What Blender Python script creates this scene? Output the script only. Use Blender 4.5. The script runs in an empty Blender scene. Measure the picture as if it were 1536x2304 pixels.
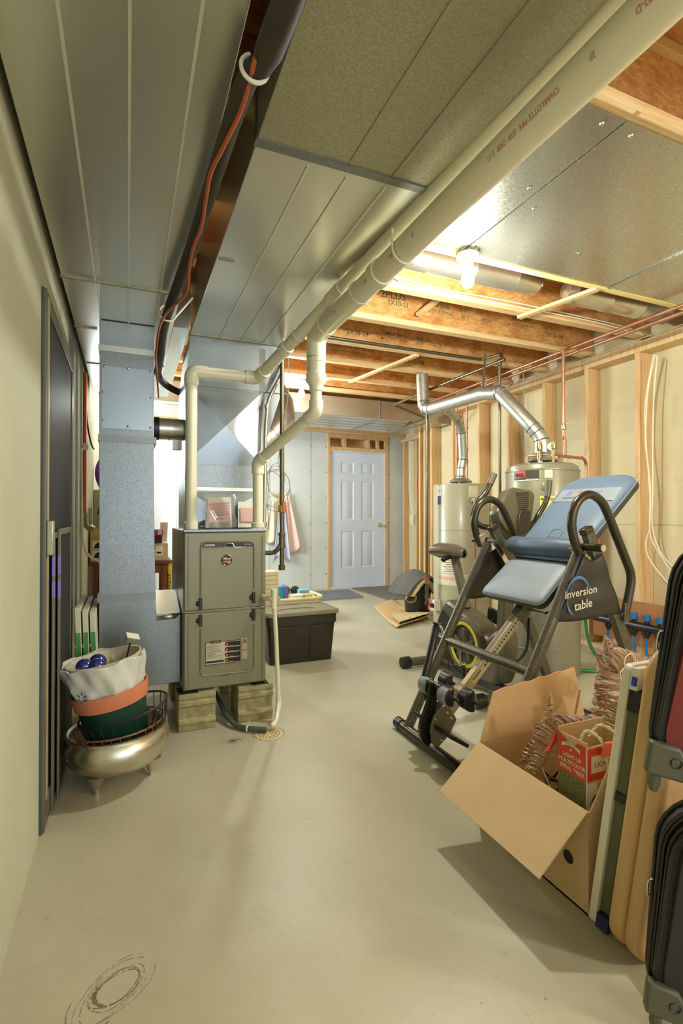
import bpy, bmesh, math, random
from mathutils import Vector, Matrix
random.seed(7)
C = bpy.context.scene.collection
SC = bpy.context.scene
R = math.radians
V = Vector

# ------------------------------------------------------------------ camera
CAMH = 1.08; FPX = 1145.0; YAW = R(22.8); PIT = R(0.5)
cam = bpy.data.cameras.new('camera'); co = bpy.data.objects.new('camera', cam); C.objects.link(co)
cam.sensor_fit = 'HORIZONTAL'; cam.sensor_width = 36; cam.lens = FPX/1536*36
cam.clip_start = 0.02
co.location = (0, 0, CAMH); co.rotation_euler = (R(90)+PIT, 0, -YAW)
SC.camera = co

# ------------------------------------------------------------------ world, lamps, exposure
w = bpy.data.worlds.new('world'); SC.world = w; w.use_nodes = True
w.node_tree.nodes['Background'].inputs[0].default_value = (1.0, 0.93, 0.78, 1)
w.node_tree.nodes['Background'].inputs[1].default_value = 0.9
SC.view_settings.view_transform = 'Standard'; SC.view_settings.look = 'None'
SC.view_settings.gamma = 1; SC.view_settings.use_curve_mapping = False
SC.view_settings.exposure = 0.92

def point(name, loc, power, col, r=0.035):
    l = bpy.data.lights.new(name, 'POINT'); l.energy = power; l.color = col; l.shadow_soft_size = r
    o = bpy.data.objects.new(name, l); C.objects.link(o); o.location = loc
def area(name, loc, rot, sx, sy, power, col):
    l = bpy.data.lights.new(name, 'AREA'); l.shape = 'RECTANGLE'; l.size = sx; l.size_y = sy
    l.energy = power; l.color = col
    o = bpy.data.objects.new(name, l); C.objects.link(o); o.location = loc; o.rotation_euler = [R(a) for a in rot]
WARM = (0.97, 1.0, 0.91)
point('bulb_light', (1.574, 2.105, 2.19), 40, WARM, 0.035)
point('rear_bulb_light', (1.56, 4.72, 2.24), 44, WARM, 0.035)
point('entry_fill_light', (0.9, -1.5, 2.2), 62, WARM, 0.12)  # unseen fill lamp added behind the camera, no bulb modelled
point('corner_fill_light', (2.7, -1.2, 2.2), 62, WARM, 0.12)  # second unseen fill lamp, added to brighten the near end
point('bench_unseen_light', (0.1, 5.4, 2.15), 9, WARM, 0.05)  # unseen lamp for the corner behind the return drop, no bulb modelled
area('rear_daylight', (-0.255, 5.6, 1.80), (90, 0, -90), 1.3, 0.8, 58, (0.78, 0.90, 1.0))
area('entry_daylight', (1.3, -3.0, 1.25), (90, 0, 0), 3.8, 2.2, 42, (0.62, 0.80, 1.0))

# ------------------------------------------------------------------ pixel to point (px, py of the 1536x2304 frame -> a point on a real plane)
def _ray(px, py):
    x = (px-768)/FPX; u = (1152-py)/FPX
    f = math.cos(PIT)-u*math.sin(PIT); z = math.sin(PIT)+u*math.cos(PIT)
    return V((x*math.cos(YAW)+f*math.sin(YAW), -x*math.sin(YAW)+f*math.cos(YAW), z))
def PX(px, py, x): r = _ray(px, py); return V((0, 0, CAMH))+r*(x/r.x)
def PY(px, py, y): r = _ray(px, py); return V((0, 0, CAMH))+r*(y/r.y)
def PZ(px, py, z=0): r = _ray(px, py); return V((0, 0, CAMH))+r*((z-CAMH)/r.z)

# ------------------------------------------------------------------ materials
def lin(c):
    out = []
    for v in c:
        v /= 255.0
        out.append(v/12.92 if v <= 0.04045 else ((v+0.055)/1.055)**2.4)
    return tuple(out)+(1.0,)
MC = {}
def mat(name, col, rough=0.5, metal=0.0, var=0.08, scale=6.0, bump=0.0, bscale=60.0, col2=None, stretch=None,
        kind='noise', coat=0.0, spec=0.5, rvar=0.0, emit=None, alpha=None, trans=0.0, detail=6):
    # colours are sRGB 0-255
    if name in MC: return MC[name]
    m = bpy.data.materials.new(name); m.use_nodes = True; MC[name] = m
    nt = m.node_tree; n = nt.nodes; L = nt.links; b = n['Principled BSDF']
    b.inputs['Roughness'].default_value = rough; b.inputs['Metallic'].default_value = metal
    b.inputs['Specular IOR Level'].default_value = spec
    if coat: b.inputs['Coat Weight'].default_value = coat; b.inputs['Coat Roughness'].default_value = 0.15
    if trans: b.inputs['Transmission Weight'].default_value = trans
    if alpha is not None: b.inputs['Alpha'].default_value = alpha
    c = lin(col)
    tc = n.new('ShaderNodeTexCoord'); mp = n.new('ShaderNodeMapping'); L.new(tc.outputs['Object'], mp.inputs[0])
    if stretch: mp.inputs['Scale'].default_value = stretch
    if kind == 'voronoi':
        t = n.new('ShaderNodeTexVoronoi'); t.inputs['Scale'].default_value = scale; fac = None
        sp = n.new('ShaderNodeSeparateColor'); L.new(mp.outputs[0], t.inputs['Vector']); L.new(t.outputs['Color'], sp.inputs[0]); fac = sp.outputs[0]
    else:
        t = n.new('ShaderNodeTexNoise'); t.inputs['Scale'].default_value = scale; t.inputs['Detail'].default_value = detail
        L.new(mp.outputs[0], t.inputs['Vector']); fac = t.outputs['Fac']
        cr = n.new('ShaderNodeMapRange'); cr.inputs['From Min'].default_value = 0.3; cr.inputs['From Max'].default_value = 0.7
        L.new(fac, cr.inputs['Value']); fac = cr.outputs[0]
    mx = n.new('ShaderNodeMix'); mx.data_type = 'RGBA'; L.new(fac, mx.inputs['Factor'])
    if col2: A, B = c, lin(col2)
    else:
        A = tuple(max(0, x*(1-var)) for x in c[:3])+(1,); B = tuple(min(1, x*(1+var)) for x in c[:3])+(1,)
    mx.inputs['A'].default_value = A; mx.inputs['B'].default_value = B
    L.new(mx.outputs['Result'], b.inputs['Base Color'])
    if rvar:
        mr = n.new('ShaderNodeMapRange'); L.new(fac, mr.inputs['Value'])
        mr.inputs['To Min'].default_value = max(0.02, rough-rvar); mr.inputs['To Max'].default_value = rough+rvar
        L.new(mr.outputs[0], b.inputs['Roughness'])
    if bump:
        t2 = n.new('ShaderNodeTexNoise'); t2.inputs['Scale'].default_value = bscale; t2.inputs['Detail'].default_value = 4 if bscale > 3 else 0
        L.new(mp.outputs[0], t2.inputs['Vector'])
        bp = n.new('ShaderNodeBump'); bp.inputs['Strength'].default_value = bump; bp.inputs['Distance'].default_value = 0.01
        L.new(t2.outputs['Fac'], bp.inputs['Height']); L.new(bp.outputs[0], b.inputs['Normal'])
    if emit:
        b.inputs['Emission Color'].default_value = lin(emit[0]); b.inputs['Emission Strength'].default_value = emit[1]
    return m
def nodes_of(m): return m.node_tree.nodes, m.node_tree.links, m.node_tree.nodes['Principled BSDF']

def concrete(name, base, dark, light, rough, spots=0.35, ydaylight=False):
    m = mat(name, base, rough, 0, scale=1.6, col2=light, detail=8, bump=0.06, bscale=40, rvar=0.08)
    n, L, b = nodes_of(m)
    src = b.inputs['Base Color'].links[0].from_socket
    tc = [x for x in n if x.type == 'TEX_COORD'][0]
    t = n.new('ShaderNodeTexNoise'); t.inputs['Scale'].default_value = 22; t.inputs['Detail'].default_value = 10; t.inputs['Roughness'].default_value = 0.7
    L.new(tc.outputs['Object'], t.inputs['Vector'])
    r = n.new('ShaderNodeMapRange'); r.inputs['From Min'].default_value = 0.60; r.inputs['From Max'].default_value = 0.78; r.inputs['To Max'].default_value = spots
    L.new(t.outputs['Fac'], r.inputs['Value'])
    mx = n.new('ShaderNodeMix'); mx.data_type = 'RGBA'; L.new(r.outputs[0], mx.inputs['Factor']); L.new(src, mx.inputs['A']); mx.inputs['B'].default_value = lin(dark)
    t3 = n.new('ShaderNodeTexVoronoi'); t3.inputs['Scale'].default_value = 9; L.new(tc.outputs['Object'], t3.inputs['Vector'])
    r3 = n.new('ShaderNodeMapRange'); r3.inputs['From Min'].default_value = 0.02; r3.inputs['From Max'].default_value = 0.035; r3.inputs['To Min'].default_value = 0.75; r3.inputs['To Max'].default_value = 0.0
    L.new(t3.outputs['Distance'], r3.inputs['Value'])
    m2 = n.new('ShaderNodeMix'); m2.data_type = 'RGBA'; L.new(r3.outputs[0], m2.inputs['Factor']); L.new(mx.outputs['Result'], m2.inputs['A']); m2.inputs['B'].default_value = lin(dark)
    L.new(m2.outputs['Result'], b.inputs['Base Color'])
    return m
M_floor = concrete('floor_concrete', (172,167,140), (116,104,76), (192,188,162), 0.36, 0.45)
M_wallc = concrete('wall_concrete', (180,178,152), (128,122,96), (198,196,170), 0.75, 0.25)
M_backc = concrete('back_concrete', (190,194,188), (130,132,122), (208,211,204), 0.75, 0.3)
M_dry = mat('drywall_paper', (210,196,156), 0.8, 0, 0.03, 2)
def osb(name, a, b_, rough=0.75):
    m = mat(name, a, rough, 0, kind='voronoi', scale=38, col2=b_, stretch=(1.0, 1.0, 2.6), bump=0.15, bscale=90)
    n, L, b = nodes_of(m)
    src = b.inputs['Base Color'].links[0].from_socket
    tc = [x for x in n if x.type == 'TEX_COORD'][0]
    t = n.new('ShaderNodeTexNoise'); t.inputs['Scale'].default_value = 7; t.inputs['Detail'].default_value = 8; L.new(tc.outputs['Object'], t.inputs['Vector'])
    r = n.new('ShaderNodeMapRange'); r.inputs['From Min'].default_value = 0.45; r.inputs['From Max'].default_value = 0.7; r.inputs['To Max'].default_value = 0.7
    L.new(t.outputs['Fac'], r.inputs['Value'])
    mx = n.new('ShaderNodeMix'); mx.data_type = 'RGBA'; L.new(r.outputs[0], mx.inputs['Factor']); L.new(src, mx.inputs['A']); mx.inputs['B'].default_value = lin((168,98,44))
    L.new(mx.outputs['Result'], b.inputs['Base Color'])
    return m
M_osb = osb('osb_web', (222,176,112), (196,138,72))
M_sub = osb('osb_subfloor', (208,152,88), (182,116,58))
M_lum = mat('pine_lumber', (224,194,144), 0.65, 0, scale=5, col2=(206,166,112), stretch=(1.2, 14, 1.2), bump=0.03)
M_lumx = mat('pine_lumber_x', (226,196,146), 0.65, 0, scale=5, col2=(204,164,110), stretch=(0.8, 12, 12), bump=0.03)
M_lumz = mat('pine_lumber_z', (222,188,136), 0.65, 0, scale=4, col2=(202,158,104), stretch=(12, 12, 0.9), bump=0.03)
M_galv = mat('galvanised', (146,150,150), 0.36, 0.88, kind='voronoi', scale=300, col2=(132,134,133), rvar=0.07, bump=0.03, bscale=5)
M_galvd = mat('galvanised_dull', (186,183,154), 0.45, 0.75, kind='voronoi', scale=260, col2=(166,163,136), rvar=0.08)
M_galvs = mat('galvanised_smooth', (200,198,184), 0.28, 0.92, 0.02, 2, bump=0.06, bscale=2.6, detail=0)
M_duct = mat('duct_sheet', (216,216,202), 0.29, 0.86, 0.02, 1.3, stretch=(3, 0.6, 3), bump=0.07, bscale=1.5, detail=0)
M_galvb = mat('galvanised_blue', (158,164,168), 0.30, 0.9, 0.03, 2, bump=0.12, bscale=3.2, detail=0)
M_seam = mat('duct_seam', (232,230,212), 0.4, 0.55, 0.05)
M_pvc = mat('white_pvc', (226,220,190), 0.28, 0, 0.02, 3, coat=0.2)
M_pvcd = mat('pvc_joint', (196,190,160), 0.4)
M_blk = mat('black_plastic', (26,26,24), 0.35, 0, 0.1)
M_blkm = mat('black_matt', (20,20,18), 0.8, 0, 0.1)
M_blkfoam = mat('black_foam', (52,44,34), 0.6, 0, 0.12, 20, bump=0.05)
M_copper = mat('copper', (186,134,104), 0.36, 0.75, 0.15, 12)
M_coppero = mat('copper_orange', (196,98,58), 0.4, 0.5, 0.1, 12)
M_steel = mat('black_iron_pipe', (112,104,84), 0.35, 0.8, 0.15, 12)
M_flue = mat('flue_metal', (206,206,196), 0.36, 0.85, kind='voronoi', scale=130, col2=(184,184,174), bump=0.12, bscale=30)
M_brass = mat('brass', (172,152,110), 0.3, 0.9, 0.1, 20)
M_chrome = mat('chrome', (205,205,198), 0.16, 1.0, 0.03)
M_furn = mat('furnace_enamel', (130,125,98), 0.38, 0.25, 0.03, 4, coat=0.1)
M_furnd = mat('furnace_side', (150,148,128), 0.4, 0.6, 0.04)
M_white = mat('white_plastic', (226,222,204), 0.45, 0, 0.03)
M_red = mat('red_plastic', (206,70,48), 0.45)
M_card = mat('cardboard', (208,178,134), 0.8, 0, 0.05, 10, bump=0.03)
M_cardd = mat('cardboard_inside', (196,156,106), 0.85, 0, 0.05, 10)
M_door = mat('white_door_paint', (206,212,222), 0.45, 0, 0.015, 2)
M_paper = mat('white_paper', (232,228,212), 0.7, 0, 0.02)
M_ink = mat('black_ink', (30,28,26), 0.7)
M_inkw = mat('white_ink', (226,224,216), 0.6)
M_inkr = mat('red_ink', (196,52,40), 0.6)
M_inkg = mat('green_stencil_ink', (76,94,66), 0.8)
M_cord = mat('white_cable', (232,224,196), 0.5)
M_cordg = mat('grey_wire', (150,146,130), 0.5)

# ------------------------------------------------------------------ mesh builder
def frame_of(d):
    d = d.normalized(); up = V((0, 0, 1)) if abs(d.z) < 0.95 else V((0, 1, 0))
    a = d.cross(up).normalized(); return a, d.cross(a).normalized()
def smooth_path(pts, sub=6):
    P = [V(p) for p in pts]; out = []
    for i in range(len(P)-1):
        p0 = P[max(i-1, 0)]; p1 = P[i]; p2 = P[i+1]; p3 = P[min(i+2, len(P)-1)]
        for k in range(sub):
            t = k/sub
            out.append(0.5*((2*p1)+(p2-p0)*t+(2*p0-5*p1+4*p2-p3)*t*t+(3*p1-p0-3*p2+p3)*t**3))
    out.append(P[-1]); return out
def fillet(pts, r, n=5):
    P = [V(p) for p in pts]; out = [P[0]]
    for i in range(1, len(P)-1):
        a = P[i-1]-P[i]; b = P[i+1]-P[i]; rr = min(r, a.length*0.49, b.length*0.49)
        A = P[i]+a.normalized()*rr; B = P[i]+b.normalized()*rr
        for k in range(n+1):
            t = k/n; out.append((1-t)**2*A+2*t*(1-t)*P[i]+t*t*B)
    out.append(P[-1]); return out
class MB:
    def __init__(s): s.v = []; s.f = []; s.mi = []; s.m = 0
    def add(s, vs, fs):
        o = len(s.v); s.v += [V(x) for x in vs]
        for f in fs: s.f.append([i+o for i in f]); s.mi.append(s.m)
        return s
    def box(s, x0, x1, y0, y1, z0, z1):
        vs = [(x0,y0,z0),(x1,y0,z0),(x1,y1,z0),(x0,y1,z0),(x0,y0,z1),(x1,y0,z1),(x1,y1,z1),(x0,y1,z1)]
        return s.add(vs, [(0,3,2,1),(4,5,6,7),(0,1,5,4),(1,2,6,5),(2,3,7,6),(3,0,4,7)])
    def bar(s, p, q, w, h, up=(0,0,1)):
        p = V(p); q = V(q); d = (q-p).normalized(); up = V(up)
        if abs(d.dot(up)) > 0.98: up = V((0,1,0))
        a = d.cross(up).normalized()*w/2; b = a.cross(d).normalized()*h/2
        vs = [p-a-b, p+a-b, p+a+b, p-a+b, q-a-b, q+a-b, q+a+b, q-a+b]
        return s.add(vs, [(0,1,2,3),(7,6,5,4),(0,4,5,1),(1,5,6,2),(2,6,7,3),(3,7,4,0)])
    def tube(s, pts, r, n=12, caps=True, closed=False):
        P = [V(p) for p in pts]; m = len(P); rr = r if isinstance(r, (list, tuple)) else [r]*m
        rings = []; a = None
        for i, p in enumerate(P):
            if closed: d = P[(i+1) % m]-P[i-1]
            else: d = (P[min(i+1, m-1)]-P[max(i-1, 0)])
            if d.length < 1e-9: d = V((0,0,1))
            d.normalize()
            if a is None: a, b = frame_of(d)
            else:
                a = (a-d*a.dot(d)); a = a.normalized() if a.length > 1e-6 else frame_of(d)[0]; b = d.cross(a)
            rings.append([p+(a*math.cos(2*math.pi*k/n)+b*math.sin(2*math.pi*k/n))*rr[i] for k in range(n)])
        vs = [x for g in rings for x in g]; fs = []
        last = m if closed else m-1
        for i in range(last):
            j = (i+1) % m
            for k in range(n):
                k2 = (k+1) % n; fs.append((i*n+k, i*n+k2, j*n+k2, j*n+k))
        if caps and not closed:
            fs.append(tuple(range(n-1, -1, -1))); fs.append(tuple((m-1)*n+k for k in range(n)))
        return s.add(vs, fs)
    def cyl(s, p, q, r, n=20, r2=None, caps=True): return s.tube([p, q], [r, r if r2 is None else r2], n, caps)
    def lathe(s, prof, c=(0,0,0), axis=(0,0,1), n=32, close=False):
        c = V(c); ax = V(axis).normalized(); a, b = frame_of(ax); m = len(prof); vs = []; fs = []
        for (r, h) in prof:
            for k in range(n):
                t = 2*math.pi*k/n; vs.append(c+ax*h+(a*math.cos(t)+b*math.sin(t))*max(r, 1e-4))
        for i in range(m-1 if not close else m):
            j = (i+1) % m
            for k in range(n):
                k2 = (k+1) % n; fs.append((i*n+k, i*n+k2, j*n+k2, j*n+k))
        return s.add(vs, fs)
    def prism(s, poly, off):
        P = [V(p) for p in poly]; off = V(off); n = len(P); vs = P+[p+off for p in P]
        fs = [tuple(range(n-1, -1, -1)), tuple(range(n, 2*n))]+[(i, (i+1) % n, n+(i+1) % n, n+i) for i in range(n)]
        return s.add(vs, fs)
    def slab(s, quad, t):
        P = [V(p) for p in quad]; nr = (P[1]-P[0]).cross(P[2]-P[0]).normalized()*t
        return s.prism(P, nr)
    def grid(s, fn, nu, nv, closeu=False):
        vs = [fn(i/(nu if closeu else nu-1), j/(nv-1)) for i in range(nu) for j in range(nv)]; fs = []
        for i in range(nu if closeu else nu-1):
            for j in range(nv-1):
                i2 = (i+1) % nu; fs.append((i*nv+j, i2*nv+j, i2*nv+j+1, i*nv+j+1))
        return s.add(vs, fs)
    def sphere(s, c, r, n=16, sc=(1,1,1)):
        c = V(c); return s.grid(lambda u, v: c+V((math.cos(2*math.pi*u)*math.sin(math.pi*v)*sc[0], math.sin(2*math.pi*u)*math.sin(math.pi*v)*sc[1], math.cos(math.pi*v)*sc[2]))*r, n, max(6, n//2+1), True)
    def build(s, name, m, parent=None, label=None, bevel=0, solid=0, sub=0, seg=2, flat=False):
        if not s.v: return None
        if parent is not None: org = parent.get('_o'); org = V(org) if org else V((0,0,0))
        else:
            xs = [v.x for v in s.v]; ys = [v.y for v in s.v]; zs = [v.z for v in s.v]
            org = V(((min(xs)+max(xs))/2, (min(ys)+max(ys))/2, min(zs)))
        me = bpy.data.meshes.new(name); me.from_pydata([v-org for v in s.v], [], s.f)
        ms = m if isinstance(m, (list, tuple)) else [m]
        for x in ms: me.materials.append(x)
        if len(ms) > 1:
            for p, i in zip(me.polygons, s.mi): p.material_index = i
        bm = bmesh.new(); bm.from_mesh(me); bmesh.ops.remove_doubles(bm, verts=bm.verts, dist=1e-6)
        bmesh.ops.recalc_face_normals(bm, faces=bm.faces); bm.to_mesh(me); bm.free()
        for p in me.polygons: p.use_smooth = not flat
        try: me.set_sharp_from_angle(angle=R(38))
        except Exception: pass
        if flat:
            for p in me.polygons: p.use_smooth = False
        o = bpy.data.objects.new(name, me); C.objects.link(o)
        if parent is not None: o.parent = parent; o['_o'] = tuple(org)
        else: o.location = org; o['_o'] = tuple(org)
        if label: o['label'] = label
        if solid: k = o.modifiers.new('solid', 'SOLIDIFY'); k.thickness = solid; k.offset = 0
        if bevel: k = o.modifiers.new('bevel', 'BEVEL'); k.width = bevel; k.segments = seg; k.limit_method = 'ANGLE'; k.angle_limit = R(40)
        if sub: k = o.modifiers.new('sub', 'SUBSURF'); k.levels = sub; k.render_levels = sub
        return o
def tag(o, label, cat, group=None):
    o['label'] = label; o['category'] = cat
    if group: o['group'] = group
    return o
def thing(name, label, cat, loc, group=None):
    o = bpy.data.objects.new(name, None); C.objects.link(o); o.location = loc; o['_o'] = tuple(loc); o.empty_display_size = 0.05
    return tag(o, label, cat, group)
def struct(o): o['kind'] = 'structure'; return o
def text(body, size, loc, xd, yd, m, parent, name='lettering', shear=0.0, bold=0.0, align='LEFT', depth=0.0004, wscale=1.0):
    cu = bpy.data.curves.new('t', 'FONT'); cu.body = body; cu.size = size; cu.shear = shear; cu.align_x = align; cu.offset = bold*size
    cu.resolution_u = 2
    t = bpy.data.objects.new('t', cu); C.objects.link(t)
    dg = bpy.context.evaluated_depsgraph_get(); me = bpy.data.meshes.new_from_object(t.evaluated_get(dg))
    bpy.data.objects.remove(t)
    xd = V(xd).normalized(); yd = V(yd).normalized(); nz = xd.cross(yd).normalized(); b = MB(); loc = V(loc)
    b.add([loc+xd*v.co.x*wscale+yd*v.co.y+nz*depth for v in me.vertices], [tuple(p.vertices) for p in me.polygons])
    bpy.data.meshes.remove(me)
    return b.build(name, m, parent)
def rrect(c, a, b, w, h, r, n=5):
    c = V(c); a = V(a).normalized(); b = V(b).normalized(); out = []
    for (sx, sy, t0) in ((1,1,0),(-1,1,90),(-1,-1,180),(1,-1,270)):
        for k in range(n+1):
            t = R(t0+90*k/n); out.append(c+a*(sx*(w/2-r)+r*math.cos(t))+b*(sy*(h/2-r)+r*math.sin(t)))
    return out
# ================================================================== SETTING
LX = -0.273; BY = 7.10; SUBZ = 2.72; JZ = 2.42
b = MB(); b.box(-0.6, 4.3, -3.2, 7.5, -0.12, 0.0); floor_o = struct(b.build('floor', M_floor))
b = MB(); b.box(-0.6, 4.3, -3.2, 7.5, SUBZ, SUBZ+0.02); struct(b.build('ceiling', M_sub))
b = MB(); b.box(-0.6, LX, -3.2, 7.5, 0.0, 2.33); wl = struct(b.build('wall_left', M_wallc))
b = MB()
for y in (0.62, 3.25, 3.32, 3.55, 3.62): b.box(LX, LX+0.006, y, y+0.012, 0, 2.3)
b.build('form_seam', M_wallc, wl)
b = MB(); b.box(-0.6, -0.30, -3.2, 7.5, 2.33, SUBZ); struct(b.build('trim_1', M_sub))
# back wall: concrete either side of the lumber framed doorway
b = MB(); b.box(-0.6, 2.755, BY, BY+0.3, 0, 2.33); b.box(3.775, 4.3, BY, BY+0.3, 0, 2.33); wb = struct(b.build('wall_back', M_backc))
b = MB()
for x in (0.6, 1.25, 1.87, 2.49): b.box(x, x+0.004, BY-0.003, BY, 0, 2.33)
for x in (1.87, 2.49, 2.735, 3.80):
    for k in range(6): b.lathe([(0.0, -0.004), (0.010, -0.004), (0.014, 0)], (x, BY, 0.22+0.38*k), (0,1,0), 10)
b.build('form_tie', mat('tie_mark', (158,156,146), 0.8), wb)
b = MB(); b.box(-0.6, 4.3, BY-0.02, BY+0.2, 2.33, 2.37); b.box(-0.6, 4.3, BY-0.05, BY+0.2, 2.37, 2.42); struct(b.build('trim_2', M_lumx, bevel=0.003))
b = MB(); b.box(-0.6, 4.3, BY+0.04, BY+0.3, 2.42, SUBZ); struct(b.build('trim_3', M_sub))
b = MB()
b.box(2.755, 2.795, BY-0.015, BY+0.18, 0, 2.33); b.box(3.725, 3.775, BY-0.015, BY+0.18, 0, 2.33)
b.box(2.795, 3.725, BY-0.015, BY+0.18, 2.075, 2.13); b.box(2.795, 3.725, BY-0.015, BY+0.18, 2.265, 2.33)
for x in (3.02, 3.42, 3.58): b.box(x, x+0.045, BY+0.0, BY+0.16, 2.13, 2.265)
b.box(2.795, 3.725, BY+0.16, BY+0.2, 2.13, 2.265)
struct(b.build('trim_4', M_lumz, bevel=0.002))
b = MB()
b.box(2.795, 2.806, BY+0.0, BY+0.14, 0, 2.075); b.box(3.714, 3.725, BY+0.0, BY+0.14, 0, 2.075); b.box(2.806, 3.714, BY+0.0, BY+0.14, 2.055, 2.075); b.box(2.80, 3.72, BY-0.03, BY+0.14, 0.0, 0.022)
struct(b.build('trim_5', M_door))
# the door: six raised panels
dx0, dx1, dz0, dz1, dy = 2.808, 3.712, 0.024, 2.053, BY+0.02
cols = [(2.985, 3.195), (3.325, 3.535)]; rows = [(0.30, 0.86), (1.03, 1.62), (1.735, 1.905)]
xs = [dx0, cols[0][0], cols[0][1], cols[1][0], cols[1][1], dx1]; zs = [dz0, rows[0][0], rows[0][1], rows[1][0], rows[1][1], rows[2][0], rows[2][1], dz1]
b = MB()
for i in range(5):
    for j in range(7):
        x0, x1, z0, z1 = xs[i], xs[i+1], zs[j], zs[j+1]
        if i in (1, 3) and j in (1, 3, 5):
            def ring(q0, y0, q1, y1):
                A = [(x0+q0,y0,z0+q0),(x1-q0,y0,z0+q0),(x1-q0,y0,z1-q0),(x0+q0,y0,z1-q0)]
                B = [(x0+q1,y1,z0+q1),(x1-q1,y1,z0+q1),(x1-q1,y1,z1-q1),(x0+q1,y1,z1-q1)]
                b.add(A+B, [(k, (k+1) % 4, 4+(k+1) % 4, 4+k) for k in range(4)])
            ring(0, dy, 0.012, dy+0.010); ring(0.012, dy+0.010, 0.024, dy+0.010); ring(0.024, dy+0.010, 0.036, dy+0.003)
            b.add([(x0+.036,dy+.003,z0+.036),(x1-.036,dy+.003,z0+.036),(x1-.036,dy+.003,z1-.036),(x0+.036,dy+.003,z1-.036)], [(0,1,2,3)])
        else: b.add([(x0,dy,z0),(x1,dy,z0),(x1,dy,z1),(x0,dy,z1)], [(0,1,2,3)])
b.box(dx0, dx1, dy+0.012, dy+0.045, dz0, dz1)
dr = struct(b.build('door_1', M_door))
k = MB(); k.lathe([(0.0,0),(0.032,0),(0.032,-0.008),(0.012,-0.012),(0.011,-0.035),(0.022,-0.042),(0.029,-0.055),(0.024,-0.068),(0.0,-0.072)], (3.635, dy, 0.945), (0,1,0), 24)
k.build('door_knob', mat('pale_brass',(206,196,160),.25,.8), dr)
for z in (0.28, 1.02, 1.80):
    k = MB(); k.box(2.798, 2.808, dy-0.012, dy, z-0.05, z+0.05); k.cyl((2.806, dy-0.008, z-0.05), (2.806, dy-0.008, z+0.05), 0.006, 10); k.build('hinge', M_brass, dr)
# right wall: drywall behind studs
b = MB(); b.box(3.682, 3.72, -3.2, 5.84, 0, SUBZ); wr = struct(b.build('wall_right', M_dry))
b = MB(); b.box(3.680, 3.684, -1.0, 5.8, 1.015, 1.018); b.build('drywall_seam', mat('seam_grey', (150,146,128), 0.8), wr)
text('07/18/99-4D1-', 0.03, (3.6815, 2.36, 1.10), (0,-1,0), (0,0,1), mat('faint_ink', (166,150,112), 0.8), wr)
text('C84L 1 1L', 0.03, (3.6815, 2.25, 0.92), (0,-1,0), (0,0,1), MC['faint_ink'], wr)
b = MB(); b.box(4.09, 4.2, 5.84, 7.1, 0, SUBZ); b.box(3.72, 4.2, 5.80, 5.84, 0, SUBZ); struct(b.build('wall_right_rear', M_dry))
b = MB(); b.box(-0.6, 4.3, -3.3, -3.2, 0, SUBZ); struct(b.build('wall_front', M_wallc))
# plates of the right stud wall
b = MB(); b.box(3.54, 3.681, -2.6, 5.80, 0, 0.038); struct(b.build('baseboard_right', M_lum, bevel=0.002))
b = MB(); b.box(3.54, 3.681, -2.6, 5.80, 2.318, 2.356); b.box(3.54, 3.681, -2.6, 5.80, 2.358, 2.396); struct(b.build('trim_6', M_lum, bevel=0.002))
b = MB(); b.box(4.0, 4.09, 5.86, 7.09, 2.25, 2.29); b.box(4.0, 4.09, 5.86, 7.09, 0, 0.038); struct(b.build('trim_7', M_lum, bevel=0.002))
# studs
def stud(x0, x1, y0, y1, z1, label):
    k = MB(); k.box(x0, x1, y0, y1, 0.038, z1); o = k.build('wall_stud', M_lumz, bevel=0.002); tag(o, label, 'stud', 'bare wood studs of the right wall'); return o
SL = {2.667:'pine wall stud behind the long white cables, nearest the camera', 3.13:'pine wall stud standing just right of the copper drop pipe with the yellow valve',
      3.606:'pine wall stud directly above the tall grey-brown water heater, left of its gauge', 4.088:'pine wall stud behind the slanted silver flue of the nearer water heater',
      4.557:'wide pine wall stud between the two water heaters', 5.04:'pine wall stud right behind the flue of the slimmer water heater',
      5.50:'pine wall stud at the left edge of the slimmer water heater', 5.66:'pine wall stud second from the corner by the black steel gas pipe', 5.775:'pine corner stud at the far end of the long stud wall'}
for y, lb in SL.items(): stud(3.54, 3.679, y-0.019, y+0.019, 2.317, lb)
for y, lb in ((7.00, 'pine stud in the back corner right beside the concrete strip'), (6.62, 'pine stud holding the small junction box near the back corner'), (6.40, 'pine stud right of the orange tape in the recessed wall'), (5.95, 'pine stud closing the recessed wall beside the jog')):
    stud(4.0, 4.088, y-0.019, y+0.019, 2.249, lb)
# floor scuffs
def scuff(cx, cy, a, b_, ang, w, seedn, n=60, t0=0, t1=360):
    k = MB(); rnd = random.Random(seedn); ph = rnd.random()*6
    pr = []
    for i in range(n+1):
        t = R(t0+(t1-t0)*i/n); q = 1+0.05*math.sin(3*t+ph)
        x = a*q*math.cos(t); y = b_*q*math.sin(t); c, s_ = math.cos(ang), math.sin(ang)
        pr.append(V((cx+x*c-y*s_, cy+x*s_+y*c, 0.0006+0.00005*seedn % 7)))
    ws = [w*(0.3+rnd.random()) for _ in pr]
    for i in range(n):
        d = (pr[i+1]-pr[i]).normalized(); nn = V((-d.y, d.x, 0))
        if rnd.random() < 0.15: continue
        k.add([pr[i]-nn*ws[i], pr[i+1]-nn*ws[i+1], pr[i+1]+nn*ws[i+1], pr[i]+nn*ws[i]], [(0,1,2,3)])
    return k
M_rust = mat('rust_scuff', (128,104,62), 0.6)
c0 = PZ(262, 2222)
sc_ = MB()
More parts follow.
